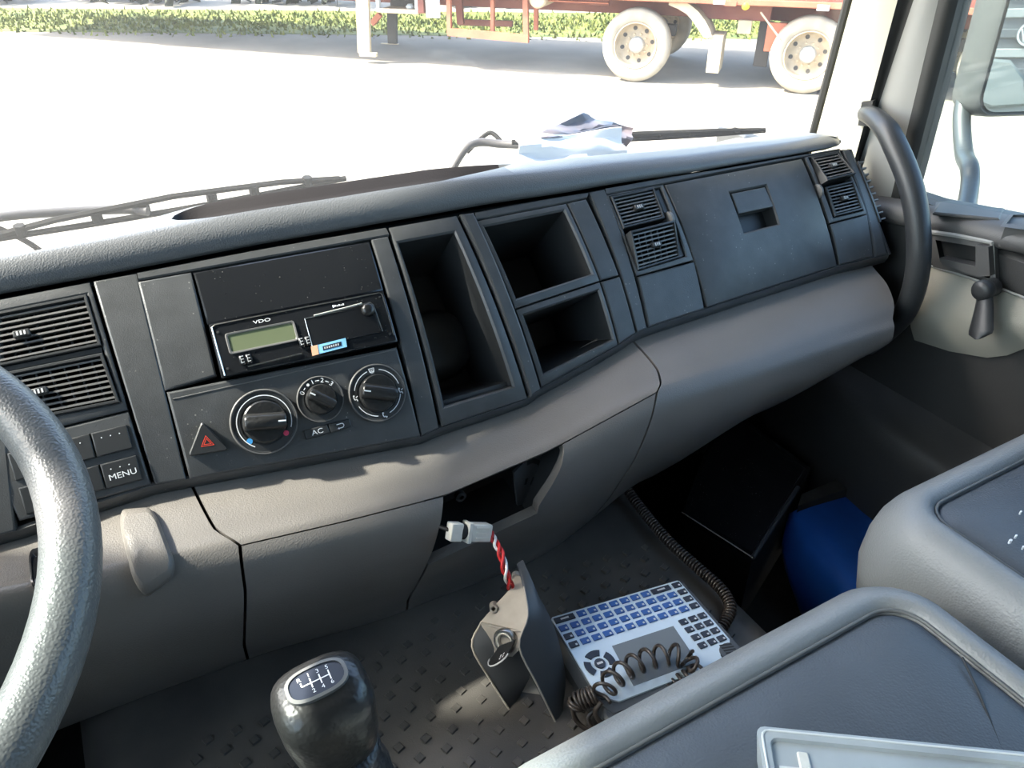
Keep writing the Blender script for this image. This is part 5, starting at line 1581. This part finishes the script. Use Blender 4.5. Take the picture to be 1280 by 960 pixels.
# landing leg, toolbox, white plate
bar('landing_leg', (452, -10), (454.5, 67), .20, 0, M['tcream'])
bar('landing_foot', (449, 68), (470, 69), .05, -.03, M['tcream'])
bar('landing_leg', (489, 10), (490, 55), .16, 1.6, M['tdark']); bar('landing_foot', (476, 56), (497, 57), .05, 1.6, M['tcream'])
bar('leg_brace', (464, 30), (474, 18), .08, .3, M['torange'])
tb0 = ta(467, 0); tb1 = ta(521, 19)
tbox('toolbox_frame', tb0[0], .05, tb1[1], tb1[0], .12, tb1[1] + .06, M['tcream']); tbox('toolbox_frame', tb0[0], .05, tb1[1] + .04, tb0[0] + .05, .12, hd + .2, M['twhite'])
tbox('toolbox_frame', tb1[0] - .05, .05, tb1[1] + .04, tb1[0], .12, hd + .2, M['twhite']); tbox('toolbox_back', tb0[0], .5, tb1[1], tb1[0], .55, hd + .2, M['tdark'])
tbox('toolbox_floor', tb0[0], .1, tb1[1], tb1[0], .5, tb1[1] + .04, M['tcream'])
tpxbox('rag', (506, 5), (516, 13), .25, .35, M['twhite'], .03)
tpxbox('white_plate', (531, -8), (550, 23), 0, .03, M['twhite']); tpxbox('toolbox_side', (521, -8), (530, 17), .05, .3, M['tred'])
# grass beyond the trailer, hedge behind it
random.seed(7); mb = MB()
ge = lambda a: 3.3 + (a + 1.7) * .28                               # near edge of the verge
mb.add([tf(-22, ge(-22), .006), tf(16, ge(16), .006), tf(16, ge(16) + 3.2, .006), tf(-22, ge(-22) + 3.2, .006)], [(0, 1, 2, 3)])
for k in range(14000):
    a = random.uniform(-20, 14); d = ge(a) + random.triangular(-.5, 3.2, 1.5)
    p = tf(a, d, 0); h = random.uniform(.03, .10); t = random.uniform(0, PI); w = .03
    dx = V((math.cos(t) * w, math.sin(t) * w, 0)); ln_ = V((random.uniform(-.05, .05), random.uniform(-.05, .05), h))
    mb.add([p - dx, p + dx, p + ln_], [(0, 1, 2)])
o = obj('grass', mb, M['grass'], sm=0); o['kind'] = 'stuff'; tag(o, 'green grass verge behind the trailer', 'grass')
for k in range(9):
    a = -20 + k * 3.7; mb = MB(); d0 = ge(a) + 4.5
    for j in range(420):
        p = tf(a + random.uniform(-1.55, 1.55), d0 + random.uniform(-.6, .6), random.uniform(.05, 1.9)); t = [random.uniform(-1, 1) for _ in range(3)]
        n = V(t).normalized() if V(t).length > .01 else up; e = n.orthogonal().normalized() * .2; g = n.cross(e)
        mb.add([p - e, p + g * .6, p + e, p - g * .6], [(0, 1, 2, 3)])
    for st_ in (-.8, 0, .7): mb.tube([tf(a + st_, d0, 0), tf(a + st_ * 1.2, d0, .9)], .05, 6)
    o = obj('bush', mb, M['hedge'], sm=0); tag(o, 'dark leafy bush in the row beyond the grass verge', 'bush', 'dark bushes beyond the grass verge')

# ============================================================ right-hand door mirror and what it shows
M0 = onx(1216, 138, 1.42)
dm = ray(1255, 70).normalized(); rm = V((.23, -.97, -.045)).normalized()
nm = (rm - dm).normalized()
em = V((-nm.y, nm.x, 0)).normalized()
if em.x < 0: em = -em
fm_up = nm.cross(em).normalized()
if fm_up.z < 0: fm_up = -fm_up
mr = thing('door_mirror', M0 - up * .1, 'grey housed door mirror outside the passenger window', 'mirror')
fm = frame(M0, em, -nm, fm_up)                                     # across, forward, up
def hl(ins, fwd, w=.24, h=.46, r=.035):
    return [fm(a, fwd, b) for a, b in rrect(w - 2 * ins, h - 2 * ins, max(.008, r - ins * .4), 5, w / 2, h / 2 - .012)]
obj('housing', MB().rings([hl(.012, .003), hl(.004, -.004), hl(0, 0), hl(-.004, .03), hl(0, .07), hl(.02, .10), hl(.06, .118)], True, True), M['mirrorhousing'], mr, sm=50)
obj('glass', MB().rings([hl(.009, -.004), hl(.009, -.0055)], True, True), M['mirror'], mr)
obj('mirror_arm', MB().tube(crom([fm(.02, .06, .02), onx(1202, 148, 1.44), onx(1205, 192, 1.40), onx(1212, 210, 1.36), onx(1212, 235, 1.33), onx(1205, 275, 1.24), onx(1200, 300, 1.16)], 6), .0155, 12), M['arm'], mr, sm=60)
# matching mirror on the driver side, out of view, added to block sun
ml = thing('door_mirror', mir(M0) - up * .1, 'unseen driver side door mirror outside the left window, blocking sun', 'mirror')
def hl2(ins, fwd): return [mir(p) for p in hl(ins, fwd)]
obj('housing', MB().rings([hl2(.012, .003), hl2(.004, -.004), hl2(0, 0), hl2(-.004, .03), hl2(0, .07), hl2(.02, .10), hl2(.06, .118)], True, True), M['mirrorhousing'], ml, sm=50)
obj('glass', MB().rings([hl2(.009, -.004), hl2(.009, -.0055)], True, True), M['mirror'], ml)
obj('mirror_arm', MB().tube([mir(p) for p in crom([fm(.02, .06, .02), onx(1202, 148, 1.44), onx(1205, 192, 1.40), onx(1212, 235, 1.33), onx(1200, 300, 1.16)], 6)], .0155, 12), M['arm'], ml, sm=60)
# the truck parked behind, seen in the mirror
PY = -7.5
def tpx(px, py):
    p = onpl(px, py, M0, nm); d = p.normalized(); r = d - nm * 2 * d.dot(nm)
    q = p + r * ((PY - p.y) / r.y); return q.x, q.z
lc = tpx(1284, 42); lr = abs(tpx(1284, 42)[0] - tpx(1268, 42)[0])
hl0 = tpx(1256, 105)
pt_ = thing('parked_truck', (lc[0], PY - 1, GZ), 'pale grey truck standing behind, seen in the door mirror', 'truck')
fp = lambda a, b, h: V((lc[0] + a, PY + h, lc[1] + b))              # across, up, forward
def pbox(name, lo, hi, m, b=.02, parent=pt_): return obj(name, MB().box(lo, hi, fp, b=b), m, parent)
sgn = 1 if hl0[0] > lc[0] else -1
gzr = GZ - lc[1]
pbox('cab', (-1.2, gzr + .55, -1.9), (1.2, gzr + 2.95, 0), M['truckgrey'], .08)
pbox('bumper', (-1.25, gzr + .35, -.3), (1.25, gzr + .85, .10), M['truckgrey'], .05)
pbox('windscreen', (-1.05, gzr + 1.95, -.02), (1.05, gzr + 2.75, .015), M['truckdark'], .01)
for k in range(6):
    pbox('grille_bar', (-.85, -.42 + k * .19, 0), (.85, -.33 + k * .19, .05), M['truckgrey'] if k % 2 else M['truckdark'], .01)
pbox('grille', (-.92, -.5, 0), (.92, .75, .02), M['truckdark'], .01)
fl = lambda a, b, h: fp(a, b, h + .05)
mb = MB(); arc(mb, lambda a, b, h: fl(a, b, .03), lr * .92, 0, 360, lr * .16, .0, 40)
for pts in (((-.38, .80), (-.05, -.05)), ((.38, .80), (.05, -.05)), ((-.80, .45), (-.36, -.78)), ((-.36, -.78), (0, .02)), ((0, .02), (.36, -.78)), ((.36, -.78), (.80, .45))):
    (x0, y0), (x1, y1) = [(p[0] * lr * .88, p[1] * lr * .88) for p in pts]; v = V((x1 - x0, y1 - y0, 0)); n = V((-v.y, v.x, 0)).normalized() * lr * .07
    mb.add([fl(x0 + n.x, y0 + n.y, .03), fl(x1 + n.x, y1 + n.y, .03), fl(x1 - n.x, y1 - n.y, .03), fl(x0 - n.x, y0 - n.y, .03)], [(0, 1, 2, 3)])
obj('emblem', mb, M['hub'], pt_, sm=0)
obj('emblem_disc', MB().lathe([(lr, 0), (lr, .02)], lambda a, b, h: fl(a, b, h), 32), M['truckdark'], pt_)
for s_ in (sgn, -sgn):
    hx = abs(hl0[0] - lc[0]) * s_ if s_ == sgn else .95 * s_; hy = hl0[1] - lc[1]; w_ = .30
    poly = [(hx - s_ * .24, hy - .20), (hx - s_ * .16, hy + .06), (hx + s_ * .02, hy + .24), (hx + s_ * .26, hy + .26), (hx + s_ * .30, hy - .16), (hx + s_ * .1, hy - .24)]
    obj('headlamp', MB().prism(poly, fp, 0, .08, b=.03), M['lamp'], pt_)
for s_ in (-1, 1):
    obj('wheel', MB().lathe([(.25, -.15), (.48, -.15), (.5, -.1), (.5, .1), (.48, .15), (.25, .15)], frame(fp(s_ * 1.0, gzr + .5, -1.0), (0, 1, 0), (0, 0, 1), (1, 0, 0)), 28), M['tdark'], pt_)
